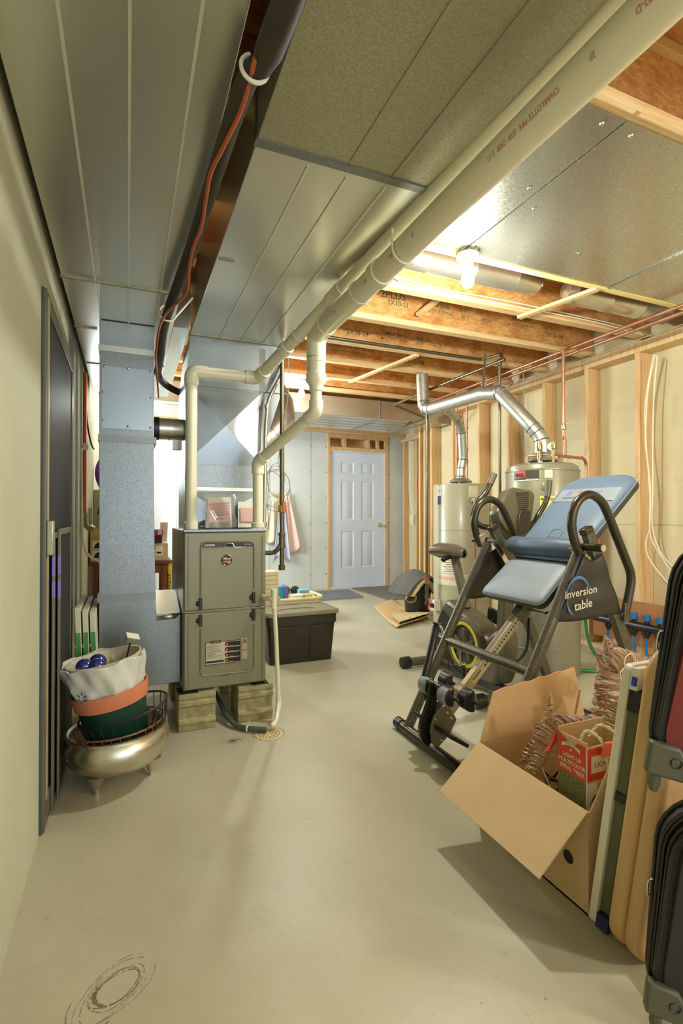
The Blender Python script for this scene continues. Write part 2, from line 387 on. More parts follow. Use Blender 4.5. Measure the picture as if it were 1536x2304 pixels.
for (a, b_, ang, w, sd, t0, t1) in ((.052,.034,.5,.0011,1,0,360),(.058,.037,.55,.0008,2,0,360),(.066,.042,.6,.0006,3,0,360),(.05,.033,.5,.005,4,110,215),(.09,.05,.75,.0006,5,0,300),(.10,.058,.7,.0005,6,20,330),(.11,.06,.8,.0012,7,120,240)):
    k = scuff(c0.x-(.012 if w > .0007 and sd > 6 else 0), c0.y, a, b_, ang, w, sd, t0=t0, t1=t1); sc_.add(k.v, k.f)
sc_.build('rust_scuff', M_rust, floor_o)

# ================================================================== JOISTS (run along x)
def joist(y, label, x0=-0.29, x1=3.6, marks=()):
    t = thing('floor_joist', label, 'joist', (1.6, y, JZ), 'engineered wood floor joists overhead')
    k = MB(); k.box(x0, x1, y-0.005, y+0.005, JZ+0.036, SUBZ-0.036); k.build('web', M_osb, t)
    k = MB(); k.box(x0, x1, y-0.032, y+0.032, JZ, JZ+0.038); k.build('flange', M_lumx, t, bevel=0.002)
    k = MB(); k.box(x0, x1, y-0.032, y+0.032, SUBZ-0.040, SUBZ-0.002); k.build('flange', M_lumx, t, bevel=0.002)
    for (s_, size, x, z) in marks:
      for s, x in [(w_, x+.62*size*s_.index(w_)) for w_ in s_.split('  ') if w_.strip()]: text(s, size, (x, y-0.0055, z), (1,0,0), (0,0,1), M_inkg, t, 'stencil_lettering', bold=0.01)
    return t
JY = [1.19, 1.66, 2.155, 2.64, 3.13, 3.62, 4.10, 4.59, 5.06]
joist(0.22, 'wood joist nearest the camera above the white drain pipe'); joist(0.70, 'second wood joist above the drain pipe near the top right corner')
joist(JY[0], 'wood joist along the near edge of the sheet metal panning')
joist(JY[1], 'wood joist hidden above the middle of the sheet metal panning')
joist(JY[2], 'wood joist carrying the bulb at the far edge of the metal panning')
joist(JY[3], 'wood joist first beyond the lit bulb with cables along it', marks=(('2X', .05, 1.25, 2.55),))
joist(JY[4], 'wood joist printed with a green MULTIPLE SPAN table', marks=(('22  2PLUS', .075, 1.42, 2.60), ('SX10-S1', .05, 1.66, 2.555), ('SIMPLE SPAN  19-0"  17-4"', .034, 1.98, 2.60), ("MULTIPLE SPAN  20'-0\"  18'-10\"  17'-4\"  16'-2\"", .036, 1.94, 2.555), ('APA EWS', .05, 2.75, 2.61), ('FLOOR * SPAN * ROOF', .022, 2.75, 2.575), ('2X10-S4', .05, 3.1, 2.53)))
joist(JY[5], 'wood joist with a long steel gas pipe along its face', marks=(('2X10-S4', .055, 1.56, 2.50), ('SIMPLE SPAN   16-8"', .036, 1.88, 2.54), ("MULTIPLE SPAN  18'-8\"  18'-10\"  17'-2\"  16'-0\"", .034, 1.86, 2.495)))
joist(JY[6], 'wood joist third back from the green printed one', marks=(('SEE INSTALLATION GUIDE FOR SPANS', .026, 1.6, 2.56), ('DO NOT CUT FLANGES "1/2"', .026, 1.62, 2.52), ('2X10-S4', .06, 2.35, 2.50)))
joist(JY[7], 'wood joist just in front of the rear crosswise duct trunk', marks=(('BLOCKING REQUIRED AT SUPPORTS', .03, 1.85, 2.52), ('SX10-S4', .05, 2.45, 2.50), ('RELIEF', .05, 2.8, 2.52)))
joist(JY[8], 'wood joist directly over the front edge of the rear duct trunk')
for y in (5.55, 6.04, 6.53): joist(y, {5.55:'wood joist above the rear duct trunk', 6.04:'wood joist behind the rear duct trunk', 6.53:'last wood joist before the back wall'}[y], x1=4.2)
# diagonal braces / blocking
def brace(p, q, lb):
    k = MB(); k.bar(p, q, 0.04, 0.02); tag(k.build('wood_brace', M_lum, bevel=0.001), lb, 'brace', 'loose wood strips between joists')
brace((2.20, JY[5]+.0, 2.425-.012), (2.02, JY[6]+.49, 2.408), 'pale wood strip nailed across two joists left of the gas pipe tee')
brace((2.52, JY[2]-.01, JZ-.014), (2.40, JY[3]+.02, JZ-.014), 'pale wood strip crossing between joists right of the bulb')
brace((1.99, JY[3]+.04, 2.60), (1.88, JY[4]-.04, 2.50), 'short thin wood strip slanting up beside the span table print')

# ================================================================== SHEET METAL PANNING (return air) 
M_pan = mat('pan_sheet', (190,190,178), 0.24, 0.92, kind='voronoi', scale=230, col2=(178,178,168), rvar=0.05, bump=0.05, bscale=3)
def pan(x0, x1, y0, y1, label, scr):
    t = thing('joist_pan', label, 'sheet metal', ((x0+x1)/2, (y0+y1)/2, JZ-0.006), 'sheet metal pans nailed under the joists')
    k = MB(); k.box(x0, x1, y0, y1, JZ-0.006, JZ-0.003); k.box(x0, x0+0.02, y0, y1, JZ-0.012, JZ-0.006); k.build('sheet', M_pan, t)
    for (x, y) in scr:
        k = MB(); k.lathe([(0, -0.006), (0.006, -0.005), (0.009, 0)], (x, y, JZ-0.006), (0,0,1), 10); k.build('screw', M_chrome, t)
pan(0.93, 1.545, 1.20, 2.125, 'narrow sheet metal pan left of the seam above the bulb', ((1.48, 1.24), (1.5, 1.6), (1.30, 2.08)))
pan(1.547, 2.575, 1.20, 2.125, 'wide shiny sheet metal pan right of the bulb seam', ((1.62, 1.24), (2.1, 1.25), (2.1, 1.9), (1.62, 1.7), (2.3, 2.08)))
pan(2.577, 3.50, 1.20, 2.125, 'sheet metal pan beside the copper pipes at the right wall', ((2.7, 1.6), (2.7, 2.08)))
k = MB(); k.box(1.0, 3.5, 2.126, 2.16, JZ-0.012, JZ-0.001); tag(k.build('wood_batten', mat('yellow_pine', (236,214,140), 0.6), bevel=0.001), 'thin yellow wood batten along the far edge of the metal pans', 'batten')
# round ducts in the bay beyond
def roundduct(x0, x1, y, z, r, lb):
    k = MB(); prof = [(0, 0), (r*.6, .01), (r, .05)]; L_ = x1-x0; i = 0.05
    while i < L_-0.06: prof += [(r, i), (r+.003, i+.006), (r, i+.012)]; i += 0.3
    prof += [(r, L_-.05), (r*.6, L_-.01), (0, L_)]
    k.lathe(prof, (x0, y, z), (1,0,0), 28); t = thing('round_duct', lb, 'duct', ((x0+x1)/2, y, z)); k.build('duct_body', M_galvs, t)
    for xx in (x0+.2, x1-.2): k = MB(); k.box(xx-.01, xx+.01, y-.002, y+.002, z+r, SUBZ+.0); k.build('hanger', M_galv, t)
roundduct(1.15, 2.32, 2.39, 2.50, 0.075, 'round galvanised duct lying in the joist bay behind the bulb')
roundduct(2.52, 3.5, 2.39, 2.50, 0.075, 'round galvanised duct continuing in the joist bay toward the copper pipes')

# ================================================================== CEILING DUCTS
ZL = 2.06
t = thing('ceiling_duct', 'wide smooth galvanised return duct running along the left wall ceiling', 'duct', (0, 1.5, ZL))
k = MB(); k.box(-0.252, 0.213, -2.6, 4.4, ZL, 2.415); k.build('duct_body', M_duct, t, bevel=0.002)
k = MB(); k.box(0.2135, 0.300, 2.76, 4.4, ZL+.001, 2.415); k.build('duct_extension', M_duct, t, bevel=0.002)
for x in (-0.126, 0.001, 0.129): k = MB(); k.box(x-.0035, x+.0035, -2.6, 4.4, ZL-0.005, ZL); k.build('standing_seam', M_seam, t)
k = MB(); k.box(-0.256, 0.216, 2.335, 2.350, ZL-0.006, ZL+0.2); k.build('joint_cleat', M_galvd, t)
k = MB(); k.box(-0.256, -0.15, 2.93, 2.942, ZL-0.005, ZL+0.2); k.box(-0.256, -0.12, 3.6, 3.612, ZL-0.005, ZL); k.box(.13, .216, 3.5, 3.512, ZL-.005, ZL); k.build('joint_cleat', M_galvd, t)
ZC = 2.12
t = thing('ceiling_duct', 'galvanised supply duct trunk in the centre running from the furnace toward the camera', 'duct', (0.6, 2, ZC))
k = MB(); k.box(0.327, 0.878, 1.375, 3.0, ZC, 2.415); k.build('duct_body', M_duct, t, bevel=0.002)
k = MB(); k.box(0.325, 0.882, -2.6, 1.368, ZC-0.002, 2.415); k.build('near_duct_section', M_galvd, t, label='dull spangled near duct section', bevel=0.002)
for x in (0.49, 0.615, 0.745): k = MB(); k.box(x-.003, x+.003, 1.42, 2.99, ZC-0.004, ZC); k.build('standing_seam', M_seam, t)
for x in (0.60, 0.745): k = MB(); k.box(x-.005, x+.005, -2.6, 1.36, ZC-0.005, ZC-.001); k.build('standing_seam', mat('dull_seam', (176,174,150), .45, .8), t)
k = MB(); k.box(0.320, 0.888, 1.365, 1.395, ZC-0.007, ZC-0.002); k.box(0.320, 0.326, 1.365, 1.385, ZC-.002, ZC+.2); k.build('joint_cleat', M_galv, t)
k = MB(); k.box(0.318, 0.888, 2.985, 3.0, ZC-0.006, ZC+.0); k.build('joint_cleat', M_galvd, t)
for (x, y) in ((.335, 2.06), (.86, 2.2)):
    k = MB(); k.box(x, x+.06, y, y+.018, ZC-.004, ZC-.001); k.build('tab', M_galvd, t)
# rear cross trunk
t = thing('rear_duct_trunk', 'rectangular galvanised duct trunk crossing in front of the back wall', 'duct', (1.8, 5.6, 2.20))
k = MB(); k.box(0.0, 3.25, 5.2, 6.0, 2.20, 2.41); k.prism([(3.25,5.2,2.20),(3.25,6.0,2.20),(3.25,6.0,2.41),(3.25,5.2,2.41)], (0.35,0.0,0)); k.build('duct_body', M_galvs, t, bevel=0.003)
k = MB(); k.box(2.655, 2.67, 5.19, 6.01, 2.193, 2.41); k.box(3.28, 3.295, 5.19, 6.0, 2.193, 2.41); k.build('joint_cleat', M_galv, t)
for y in (5.35, 5.5, 5.65, 5.8): k = MB(); k.box(0.3, 3.25, y, y+.004, 2.197, 2.2); k.build('standing_seam', M_galvd, t)
# ================================================================== FURNACE
FX0, FX1, FY, FZ0, FZ1 = 0.262, 0.687, 2.68, 0.19, 1.008
fr = thing('furnace', 'upright taupe gas furnace with two door panels standing on four concrete blocks', 'furnace', (0.47, 3.0, FZ0))
k = MB(); k.box(FX0, FX1, FY+0.02, 3.40, FZ0, FZ1); k.build('cabinet', M_furnd, fr, bevel=0.003)
k = MB(); k.box(FX0-0.002, FX1+0.002, FY-0.004, FY+0.03, FZ1-0.008, FZ1+0.006); k.build('top_rail', M_galv, fr, bevel=0.002)
def furndoor(z0, z1, open_side):
    pts = []
    k = MB(); k.box(FX0+.002, FX1-.002, FY, FY+0.02, z0, z1); d = k.build('door_panel', M_furn, fr, bevel=0.006, seg=3)
    # pressed rib running round the door
    a = 0.085; zz0 = z0+0.065 if open_side == 'top' else z0+0.0; zz1 = z1-0.0 if open_side == 'top' else z1-0.05
    x0, x1 = FX0+a, FX1-0.065
    if open_side == 'top': path = [(x0, FY, z1-.085), (x0, FY, zz0), (x1, FY, zz0), (x1, FY, z1-.085)]
    else: path = [(x0, FY, z0+.075), (x0, FY, zz1), (x1, FY, zz1), (x1, FY, z0+.10)]
    k = MB(); k.tube(fillet(path, 0.03, 6), 0.0055, 8); k.build('pressed_rib', M_furn, d)
    k = MB(); k.bar((FX0+.03, FY-.001, z0+.02), (FX0+.03, FY-.001, z1-.02), .012, .006, (0,1,0)); k.bar((FX1-.018, FY-.001, z0+.02), (FX1-.018, FY-.001, z1-.02), .006, .006, (0,1,0)); k.build('edge_fold', M_furn, d)
    return d
du = furndoor(0.598, FZ1-0.01, 'bottom'); dl = furndoor(FZ0+0.008, 0.590, 'top')
k = MB(); k.box(FX0, FX1, FY-.003, FY+.01, 0.589, 0.599); k.build('middle_rail', M_furn, fr, bevel=0.002)
for (x, z) in ((FX0+.083, .635), (FX1-.068, .65), (FX0+.083, .548), (FX1-.068, .558)):
    k = MB(); k.box(x-.008, x+.008, FY-.012, FY, z-.03, z+.03); k.sphere((x-.012, FY-.002, z), .012, 10, (1,.4,1.2)); k.build('door_latch', M_blk, fr, bevel=.003)
# name band and handle recess
def furnp(x, z, y=FY-0.001): return (x, y, z)
xa, xb, zb0, zb1 = FX0+0.09, FX1-0.072, 0.922, 0.946
k = MB(); k.prism([(xa,FY-.0035,zb0),(xa+.11,FY-.0035,zb0),(xa+.122,FY-.0035,zb1-.004),(xa+.158,FY-.0035,zb1-.004),(xa+.17,FY-.0035,zb0),(xb,FY-.0035,zb0),(xb,FY-.0035,zb1),(xa,FY-.0035,zb1)], (0,.003,0)); nb = k.build('name_band', M_blk, du, label='black name band')
k = MB(); k.tube([(xa-.003,FY-.004,zb0-.004),(xa+.113,FY-.004,zb0-.004),(xa+.124,FY-.004,zb1-.008),(xa+.156,FY-.004,zb1-.008),(xa+.167,FY-.004,zb0-.004),(xb+.003,FY-.004,zb0-.004),(xb+.003,FY-.004,zb1+.003),(xa-.003,FY-.004,zb1+.003)], .0014, 6, closed=True); k.build('band_trim', M_chrome, du)
text('ACHIEVER', .0125, (xa+.010, FY-.0042, zb0+.006), (1,0,0), (0,0,1), M_inkw, du, bold=.03, wscale=.95)
text('PLUS', .0125, (xa+.075, FY-.0042, zb0+.006), (1,0,0), (0,0,1), M_inkr, du, wscale=.9)
text('Gas Furnace', .008, (xb-.006, FY-.0042, zb0+.009), (1,0,0), (0,0,1), M_inkw, du, align='RIGHT', shear=.2)
k = MB(); k.prism(rrect((xa+.140, FY-.001, .929), (1,0,0), (0,0,1), .036, .012, .005), (0,-.002,0)); k.build('handle_recess', M_blkm, du)
cx, cz = 0.478, 0.852
k = MB(); k.lathe([(0,-.002),(.0225,-.002),(.026,-.006),(.0295,-.004),(.031,0)], (cx, FY, cz), (0,1,0), 32); k.build('badge_ring', M_chrome, du)
k = MB(); k.lathe([(0,-.0045),(.0225,-.0045),(.0225,-.002)], (cx, FY, cz), (0,1,0), 32); k.build('round_badge', M_blk, du)
def swoosh(c, w, h, m, par, y, xd=(1,0,0)):
    k = MB(); xd = V(xd); P = []
    for i in range(13): t = i/12; P.append((t, .5+.12*math.sin(2*math.pi*t)))
    top = [V(c)+xd*(w*(t-.5))+V((0,0,1))*(h*(v-.0)) for t, v in P]; bot = [V(c)+xd*(w*(t-.5))-V((0,0,1))*(h*(1-v)) for t, v in P]
    n = len(top); k.add(top+bot, [(i, i+1, n+i+1, n+i) for i in range(n-1)]); return k.build('flag_emblem', m, par)
swoosh((cx, FY-.0052, cz), .038, .026, mat('badge_red', (214,150,140), .4), du, 0)
text('RUUD', .0135, (cx, FY-.0056, cz-.005), (1,0,0), (0,0,1), M_ink, du, align='CENTER', bold=.05, wscale=.95)
# warning label
lx0, lx1, lz0, lz1 = 0.372, 0.548, 0.318, 0.432
k = MB(); k.prism(rrect(((lx0+lx1)/2, FY-.001, (lz0+lz1)/2), (1,0,0), (0,0,1), lx1-lx0, lz1-lz0, .005), (0,-.0006,0)); lb = k.build('warning_label', mat('label_silver', (186,182,150), .5), dl, label='silver warning label with black frame and red flame circles')
k = MB(); k.tube([ (lx0,FY-.002,lz0),(lx1,FY-.002,lz0),(lx1,FY-.002,lz1),(lx0,FY-.002,lz1)], .0016, 6, closed=True); k.build('label_frame', M_ink, dl)
k = MB()
for i in range(4): z = lz0+.004+.0275*i; k.box(.484, lx1-.001, FY-.0022, FY-.001, z, z+.023)
k.prism(rrect((.422, FY-.001, lz1), (1,0,0), (0,0,1), .054, .013, .006), (0,-.0016,0)); k.box(.374,.463,FY-.0022,FY-.001,lz0+.008,lz0+.018)
k.build('label_print', M_ink, dl)
k = MB(); rn = random.Random(3)
for i in range(9):
    z = lz1-.018-.008*i; k.box(.378, .378+.04+.045*rn.random(), FY-.0021, FY-.001, z, z+.0022)
k.build('label_print', mat('print_grey', (120,116,98), .7), dl)
k = MB()
for i in range(4): k.lathe([(0,-.0028),(.0105,-.0028),(.0105,-.001)], (.479, FY, lz0+.0145+.0285*i), (0,1,0), 20)
k.build('label_print', M_ink, dl)
k = MB()
for i in range(4):
    c = V((.479, FY-.0032, lz0+.0145+.0285*i)); k.add([c+V((-.006,0,-.004)), c+V((0,0,-.008)), c+V((.006,0,-.004)), c+V((.005,0,.004)), c+V((.002,0,.001)), c+V((0,0,.007)), c+V((-.003,0,.002)), c+V((-.006,0,.003))], [tuple(range(8))])
    k.box(.492, .512, FY-.0026, FY-.0016, lz0+.0055+.0275*i, lz0+.0085+.0275*i)
k.build('flame_symbol', mat('flame_red', (222,92,66), .5), dl)
text('WARNING', .009, (.422, FY-.0032, lz1-.003), (1,0,0), (0,0,1), mat('ink_orange', (206,112,70), .6), dl, align='CENTER', bold=.03)
k = MB(); k.box(.556, .586, FY-.0018, FY-.001, .330, .440); k.build('side_label', mat('label_silver2', (170,166,134), .5), dl)
k = MB(); k.box(.557,.585,FY-.0024,FY-.0016,.412,.419); k.box(.557,.585,FY-.0024,FY-.0016,.374,.379); k.build('side_label_print', M_inkr, dl)
k = MB(); k.add([(.562,FY-.0022,.421),(.571,FY-.0022,.436),(.580,FY-.0022,.421),(.575,FY-.0022,.421),(.571,FY-.0022,.428),(.567,FY-.0022,.421)], [tuple(range(6))]); k.build('triangle_print', M_ink, dl)
k = MB(); k.prism(rrect((.474, FY-.001, .262), (1,0,0), (0,0,1), .034, .011, .004), (0,-.002,0)); k.build('finger_slot', M_blkm, dl)
k = MB(); k.tube([(.457,FY-.002,.255),(.475,FY-.004,.252),(.492,FY-.002,.257)], .002, 6); k.build('slot_lip', M_furn, dl)
# blocks under the furnace
def block(x0, x1, y0, y1, label):
    k = MB(); z = [0, .035, .045, .09, .10, .145, .155, .186]; p = [(y0,0),(y0,.03),(y0-.012,.038),(y0-.012,.052),(y0+.006,.062),(y0+.006,.118),(y0-.012,.128),(y0-.012,.148),(y0,.156),(y0-.008,.164),(y0-.008,.187)]
    k.prism([(x0, yy, zz) for yy, zz in p]+[(x0, y1, .187), (x0, y1, 0)], (x1-x0, 0, 0))
    return tag(k.build('concrete_block', M_block, bevel=.003), label, 'block', 'concrete blocks under the furnace')
M_block = mat('block_concrete', (176,168,124), 0.95, 0, scale=30, col2=(148,138,96), bump=.5, bscale=120)
block(.238, .420, 2.665, 2.86, 'grooved concrete block under the left front corner of the furnace')
block(.535, .722, 2.668, 2.86, 'grooved concrete block under the right front corner of the furnace by the floor drain')
block(.238, .420, 3.15, 3.35, 'concrete block under the left rear corner of the furnace'); block(.535, .722, 3.15, 3.35, 'concrete block under the right rear corner of the furnace')
for (x0, x1, lb) in ((.236, .335, 'black rubber pad between furnace and left front block'), (.61, .70, 'black rubber pad between furnace and right front block')):
    k = MB(); k.box(x0, x1, 2.668, 2.78, .1872, .1885); 
    for i in range(14): x = x0+(x1-x0)*i/14; k.box(x, x+.003, 2.664, 2.669, .176, .1885)
    tag(k.build('rubber_pad', M_blkm), lb, 'pad')

# plenum on top of the furnace
M_gx = M_galv
pl = thing('furnace_plenum', 'tall galvanised sheet metal plenum with cross broken panels on top of the furnace', 'plenum', (0.52, 3.2, 1.01))
k = MB()
def xpanel(k, x0, x1, z0, z1, y, d=0.022):
    c = ((x0+x1)/2, y-d, (z0+z1)/2); k.add([(x0,y,z0),(x1,y,z0),(x1,y,z1),(x0,y,z1),c], [(0,1,4),(1,2,4),(2,3,4),(3,0,4)])
PX0, PX1, PY0, PY1 = 0.30, 0.745, 3.0, 3.39
k.box(PX0, PX1, PY0+.004, PY1, 1.009, 1.83); k.build('plenum_body', M_gx, pl)
k = MB(); xpanel(k, PX0, PX1, 1.38, 1.825, PY0+.002, .034); k.build('cross_broken_panel', M_galvb, pl, flat=True)
k = MB(); xpanel(k, PX0, PX1, 1.011, 1.22, PY0+.002, .024); k.build('cross_broken_panel', M_galvb, pl, flat=True)
k = MB(); k.box(PX0, PX1, PY0-.001, PY0+.004, 1.25, 1.378); k.build('band', M_galv, pl); k = MB(); k.box(PX0-.003, PX1+.003, PY0-.008, PY0+.004, 1.228, 1.248); k.build('joint_cleat', M_seam, pl)
k = MB(); k.add([(PX0,PY0,1.83),(PX1+.12,PY0,1.83),(PX1+.12,PY1,1.83),(PX0,PY1,1.83),(.327,PY0,2.119),(.878,PY0,2.119),(.878,PY1,2.119),(.327,PY1,2.119)], [(0,3,2,1),(4,5,6,7),(0,1,5,4),(1,2,6,5),(2,3,7,6),(3,0,4,7)]); k.build('transition', M_galv, pl)
k = MB(); k.add([(PX1,PY0+.01,1.83),(PX1+.12,PY0+.01,1.83),(PX1,PY0+.01,1.45),(PX1,PY1-.02,1.83),(PX1+.12,PY1-.02,1.83),(PX1,PY1-.02,1.45)], [(0,1,2),(3,5,4),(1,4,5,2),(0,3,4,1)]); k.build('side_wedge', M_galv, pl)
k = MB(); P = smooth_path([(.74,3.2,1.52),(.85,3.24,1.60),(.94,3.30,1.72),(.97,3.42,1.86),(.97,3.60,2.0)], 5); k.tube(P, .095, 24)
for i in (5, 10, 15): k.tube([P[i]-(P[i+1]-P[i-1]).normalized()*.006, P[i]+(P[i+1]-P[i-1]).normalized()*.006], .099, 24)
k.build('elbow', M_galvs, pl); k = MB(); k.tube([P[-1]-V((0,.003,.003)), (.97,4.2,2.30)], .093, 24); k.build('takeoff_pipe', M_galvs, pl)

# return drop
ry0, ry1 = 2.79, 3.25
rd = thing('return_drop', 'vertical galvanised return air drop with boot into the furnace side', 'duct', (0, 3.0, .21))
k = MB(); k.prism([(-.128,ry0,.214),(.258,ry0,.214),(.258,ry0,.575),(.137,ry0,.575),(.125,ry0,1.2),(.123,ry0,2.058),(-.132,ry0,2.058)], (0, ry1-ry0, 0)); k.build('drop_body', M_galv, rd, bevel=.002)
M_cleat = mat('cleat_grey', (138,140,136), .42, .8)
for (z, h, m) in ((.655, .034, M_cleat), (1.455, .033, M_cleat), (1.905, .03, M_galvs)):
    k = MB(); k.box(-.136, .136, ry0-.006, ry1+.004, z, z+h); k.build('joint_cleat', m, rd)
k = MB(); k.box(-.130, .124, ry0-.003, ry0, 1.935, 2.056); k.build('collar', M_galvb, rd)
k = MB(); k.prism([(-.120,ry0-.004,1.52),(.118,ry0-.004,1.52),(.118,ry0-.004,1.83),(-.120,ry0-.004,1.83)], (0,.003,0)); ap = k.build('access_panel', M_galvb, rd, label='smooth dented access panel')
for (x, z) in ((-.108,1.825),(0.0,1.828),(.108,1.825),(-.112,1.70),(.110,1.69),(-.112,1.56),(.0,1.535),(.108,1.535)):
    k = MB(); k.sphere((x, ry0-.005, z), .006, 10); k.build('screw', M_chrome, rd)
k = MB(); k.add([(.14,ry0-.01,.560),(.262,ry0-.01,.575),(.262,ry0+.30,.66),(.14,ry0+.30,.655),(.14,ry0-.01,.545),(.23,ry0-.01,.548)], [(0,1,2,3),(0,4,5,1)]); k.prism([(.14,ry0+.0,.576),(.255,ry0+.0,.576),(.255,ry0+.3,.655),(.14,ry0+.3,.655)], (0,0,.004)); k.build('filter_slot_cover', M_galvs, rd, solid=.002)
k = MB(); k.cyl((.124, 3.1, 1.585), (.299, 3.1, 1.585), .062, 24); k.cyl((.215,3.1,1.585),(.225,3.1,1.585),.065,24); bp = k.build('bypass_pipe', M_galvs, rd)
k = MB(); k.cyl((.124,3.1,1.585),(.165,3.1,1.585),.066,24); k.build('black_collar', M_blk, rd)
k = MB(); k.box(.235,.285,3.03,3.06,1.46,1.515); k.build('damper_motor', mat('grey_box', (170,172,168), .5), rd)

# ================================================================== VENT PIPES
def coupling(k, p, d, r, L_=.045):
    d = V(d).normalized(); p = V(p); k.tube([p-d*L_/2, p-d*(L_/2-.003), p+d*(L_/2-.003), p+d*L_/2], [r+.001, r+.006, r+.006, r+.001], 24)
r2 = .0305; yv = 2.775
vp = thing('vent_pipe', 'slim white plastic vent pipe rising from the left of the furnace top', 'pipe', (.31, yv, 1.01))
A0, A1, A2, A3, A4 = V((.308, yv, 1.016)), V((.308, yv, 1.846)), V((.662, yv, 1.846)), V((.862, 2.09, 2.075)), V((.95, .30, 2.165))
k = MB(); k.tube(fillet([A0, A1, A2], .06, 8), r2, 20); k.tube([A2, A3], r2, 20); k.tube([A3, A4, V((1.0,-2.5,2.19))], r2, 20); k.build('pipe', M_pvc, vp)
k = MB(); k.tube(fillet([A1-V((0,0,.075)), A1, A1+V((.08,0,0))], .06, 8), r2+.006, 20); k.build('elbow', M_pvc, vp)
d23 = (A3-A2).normalized(); k = MB(); k.tube(fillet([A2-V((.07,0,0)), A2, A2+d23*.08], .05, 8), r2+.006, 20); k.build('elbow', M_pvc, vp)
d34 = (A4-A3).normalized(); k = MB(); k.tube(fillet([A3-d23*.06, A3, A3+d34*.06], .05, 6), r2+.006, 20); k.build('elbow', M_pvc, vp)
for p, d in ((A2+d23*.30, d23), (A0+V((0,0,.012)), (0,0,1))): k = MB(); coupling(k, p, d, r2, .05); k.build('coupling', M_pvc, vp)
r3 = .0445
bp_ = thing('drain_pipe', 'large white plastic pipe with red lettering hung below the joists beside the duct', 'pipe', (.855, 2.3, 1.0))
B0 = V((.90, -2.6, 2.03)); B1 = V((.86, 2.36, 1.98)); B2 = V((.86, 2.385, 1.60)); 
B3 = PY(590, 1048, yv); B3.x = .655; B4 = V((.655, yv, 1.015)); B2 = V((.86, 2.37, 1.615))
k = MB(); k.tube([B0, B1+V((0,.0,0))], r3, 28); k.build('pipe', M_pvc, bp_)
k = MB(); k.tube(fillet([B1-V((0,.14,0)), B1+V((0,.01,0)), B1+V((0,.01,-.12))], .09, 8), r3+.004, 28); k.tube([B1-V((0,.02,0)),B1+V((0,.05,0))], [r3+.004,r3-.01], 24); k.build('tee', M_pvc, bp_)
zt = 1.87; yb = B1.y+.01; xb_ = .86
k = MB(); k.lathe([(0,0),(r3+.004,0),(r3+.004,-.028),(r3+.001,-.03),(r3+.001,-.085),(r3+.007,-.088),(r3+.007,-.12),(r2+.004,-.145),(r2+.004,-.168),(r2,-.17),(0,-.17)], (xb_, yb, zt), (0,0,1), 28); k.build('reducer', M_pvc, bp_)
B2 = V((xb_, yb, 1.60)); B3 = V((.665, yv, 1.385)); B4 = V((.665, yv, 1.016))
k = MB(); k.tube(fillet([V((xb_, yb, 1.71)), B2, B3, B4], .04, 6), r2-.002, 20); k.build('small_pipe', M_pvc, bp_)
dd = (B3-B2).normalized()
for pts in ([B2+V((0,0,.055)), B2, B2+dd*.06], [B3-dd*.06, B3, B3-V((0,0,.07))]): k = MB(); k.tube(fillet(pts, .045, 6), r2+.004, 20); k.build('elbow', M_pvc, bp_)
k = MB(); coupling(k, B4+V((0,0,.015)), (0,0,1), r2, .03); k.build('coupling', M_pvc, bp_)
k = MB(); coupling(k, B0+(B1-B0)*.865, B1-B0, r3, .05); k.build('coupling', M_pvc, bp_)
pd = (B1-B0).normalized(); 
def pipetext(s, size, y, ang, m):
    tt = (y-B0.y)/(B1.y-B0.y); c = B0+(B1-B0)*tt; nr = V((math.cos(ang), 0, math.sin(ang))); tg = nr.cross(pd)
    text(s, size, c+nr*(r3+.0008), pd, tg, m, bp_, 'pipe_lettering', wscale=.8)
M_pinkink = mat('pink_red_ink', (206,112,100), .6)
an = R(196)
for s, y in (('CHARLOTTE PIPE  S/W  2500  2-12', .80), ('3F', .71), ('2892-D', .58), ('CHAR', 1.50), ('3F', 1.38), ('2500 3F', 1.70), ('PVC', 2.02)): pipetext(s, .019, y, an, M_pinkink)
# pipe hangers
def hook(y, label, x=.93):
    tt = (y-B0.y)/(B1.y-B0.y); c = B0+(B1-B0)*tt; P = [V((c.x-.052, y, c.z+.055)), V((c.x-.052, y, c.z))]
    for i in range(0, 9): a = R(180+125*i/8); P.append(V((c.x+math.cos(a)*(r3+.008), y, c.z+math.sin(a)*(r3+.008))))
    k = MB(); k.tube(P, .0045, 8); tag(k.build('pipe_hook', M_pvc), label, 'hook', 'plastic J hooks holding the pipes')
hook(1.50, 'white J hook wrapped under the big pipe at the middle of the duct')
def strap(c, d, r, label, w=.012, up=None):
    d = V(d).normalized(); k = MB(); k.lathe([(r+.001,-w/2),(r+.005,-w/2),(r+.005,w/2),(r+.001,w/2)], c, d, 28, close=True)
    return tag(k.build('pipe_strap', M_white), label, 'strap')
strap(B0+(B1-B0)*.90, pd, r3, 'cream ring strap around the big pipe near the wood joists', .02)
strap(A2+d23*.42, d23, r2, 'white plastic loop around the slim vent pipe beside the big pipe', .016)

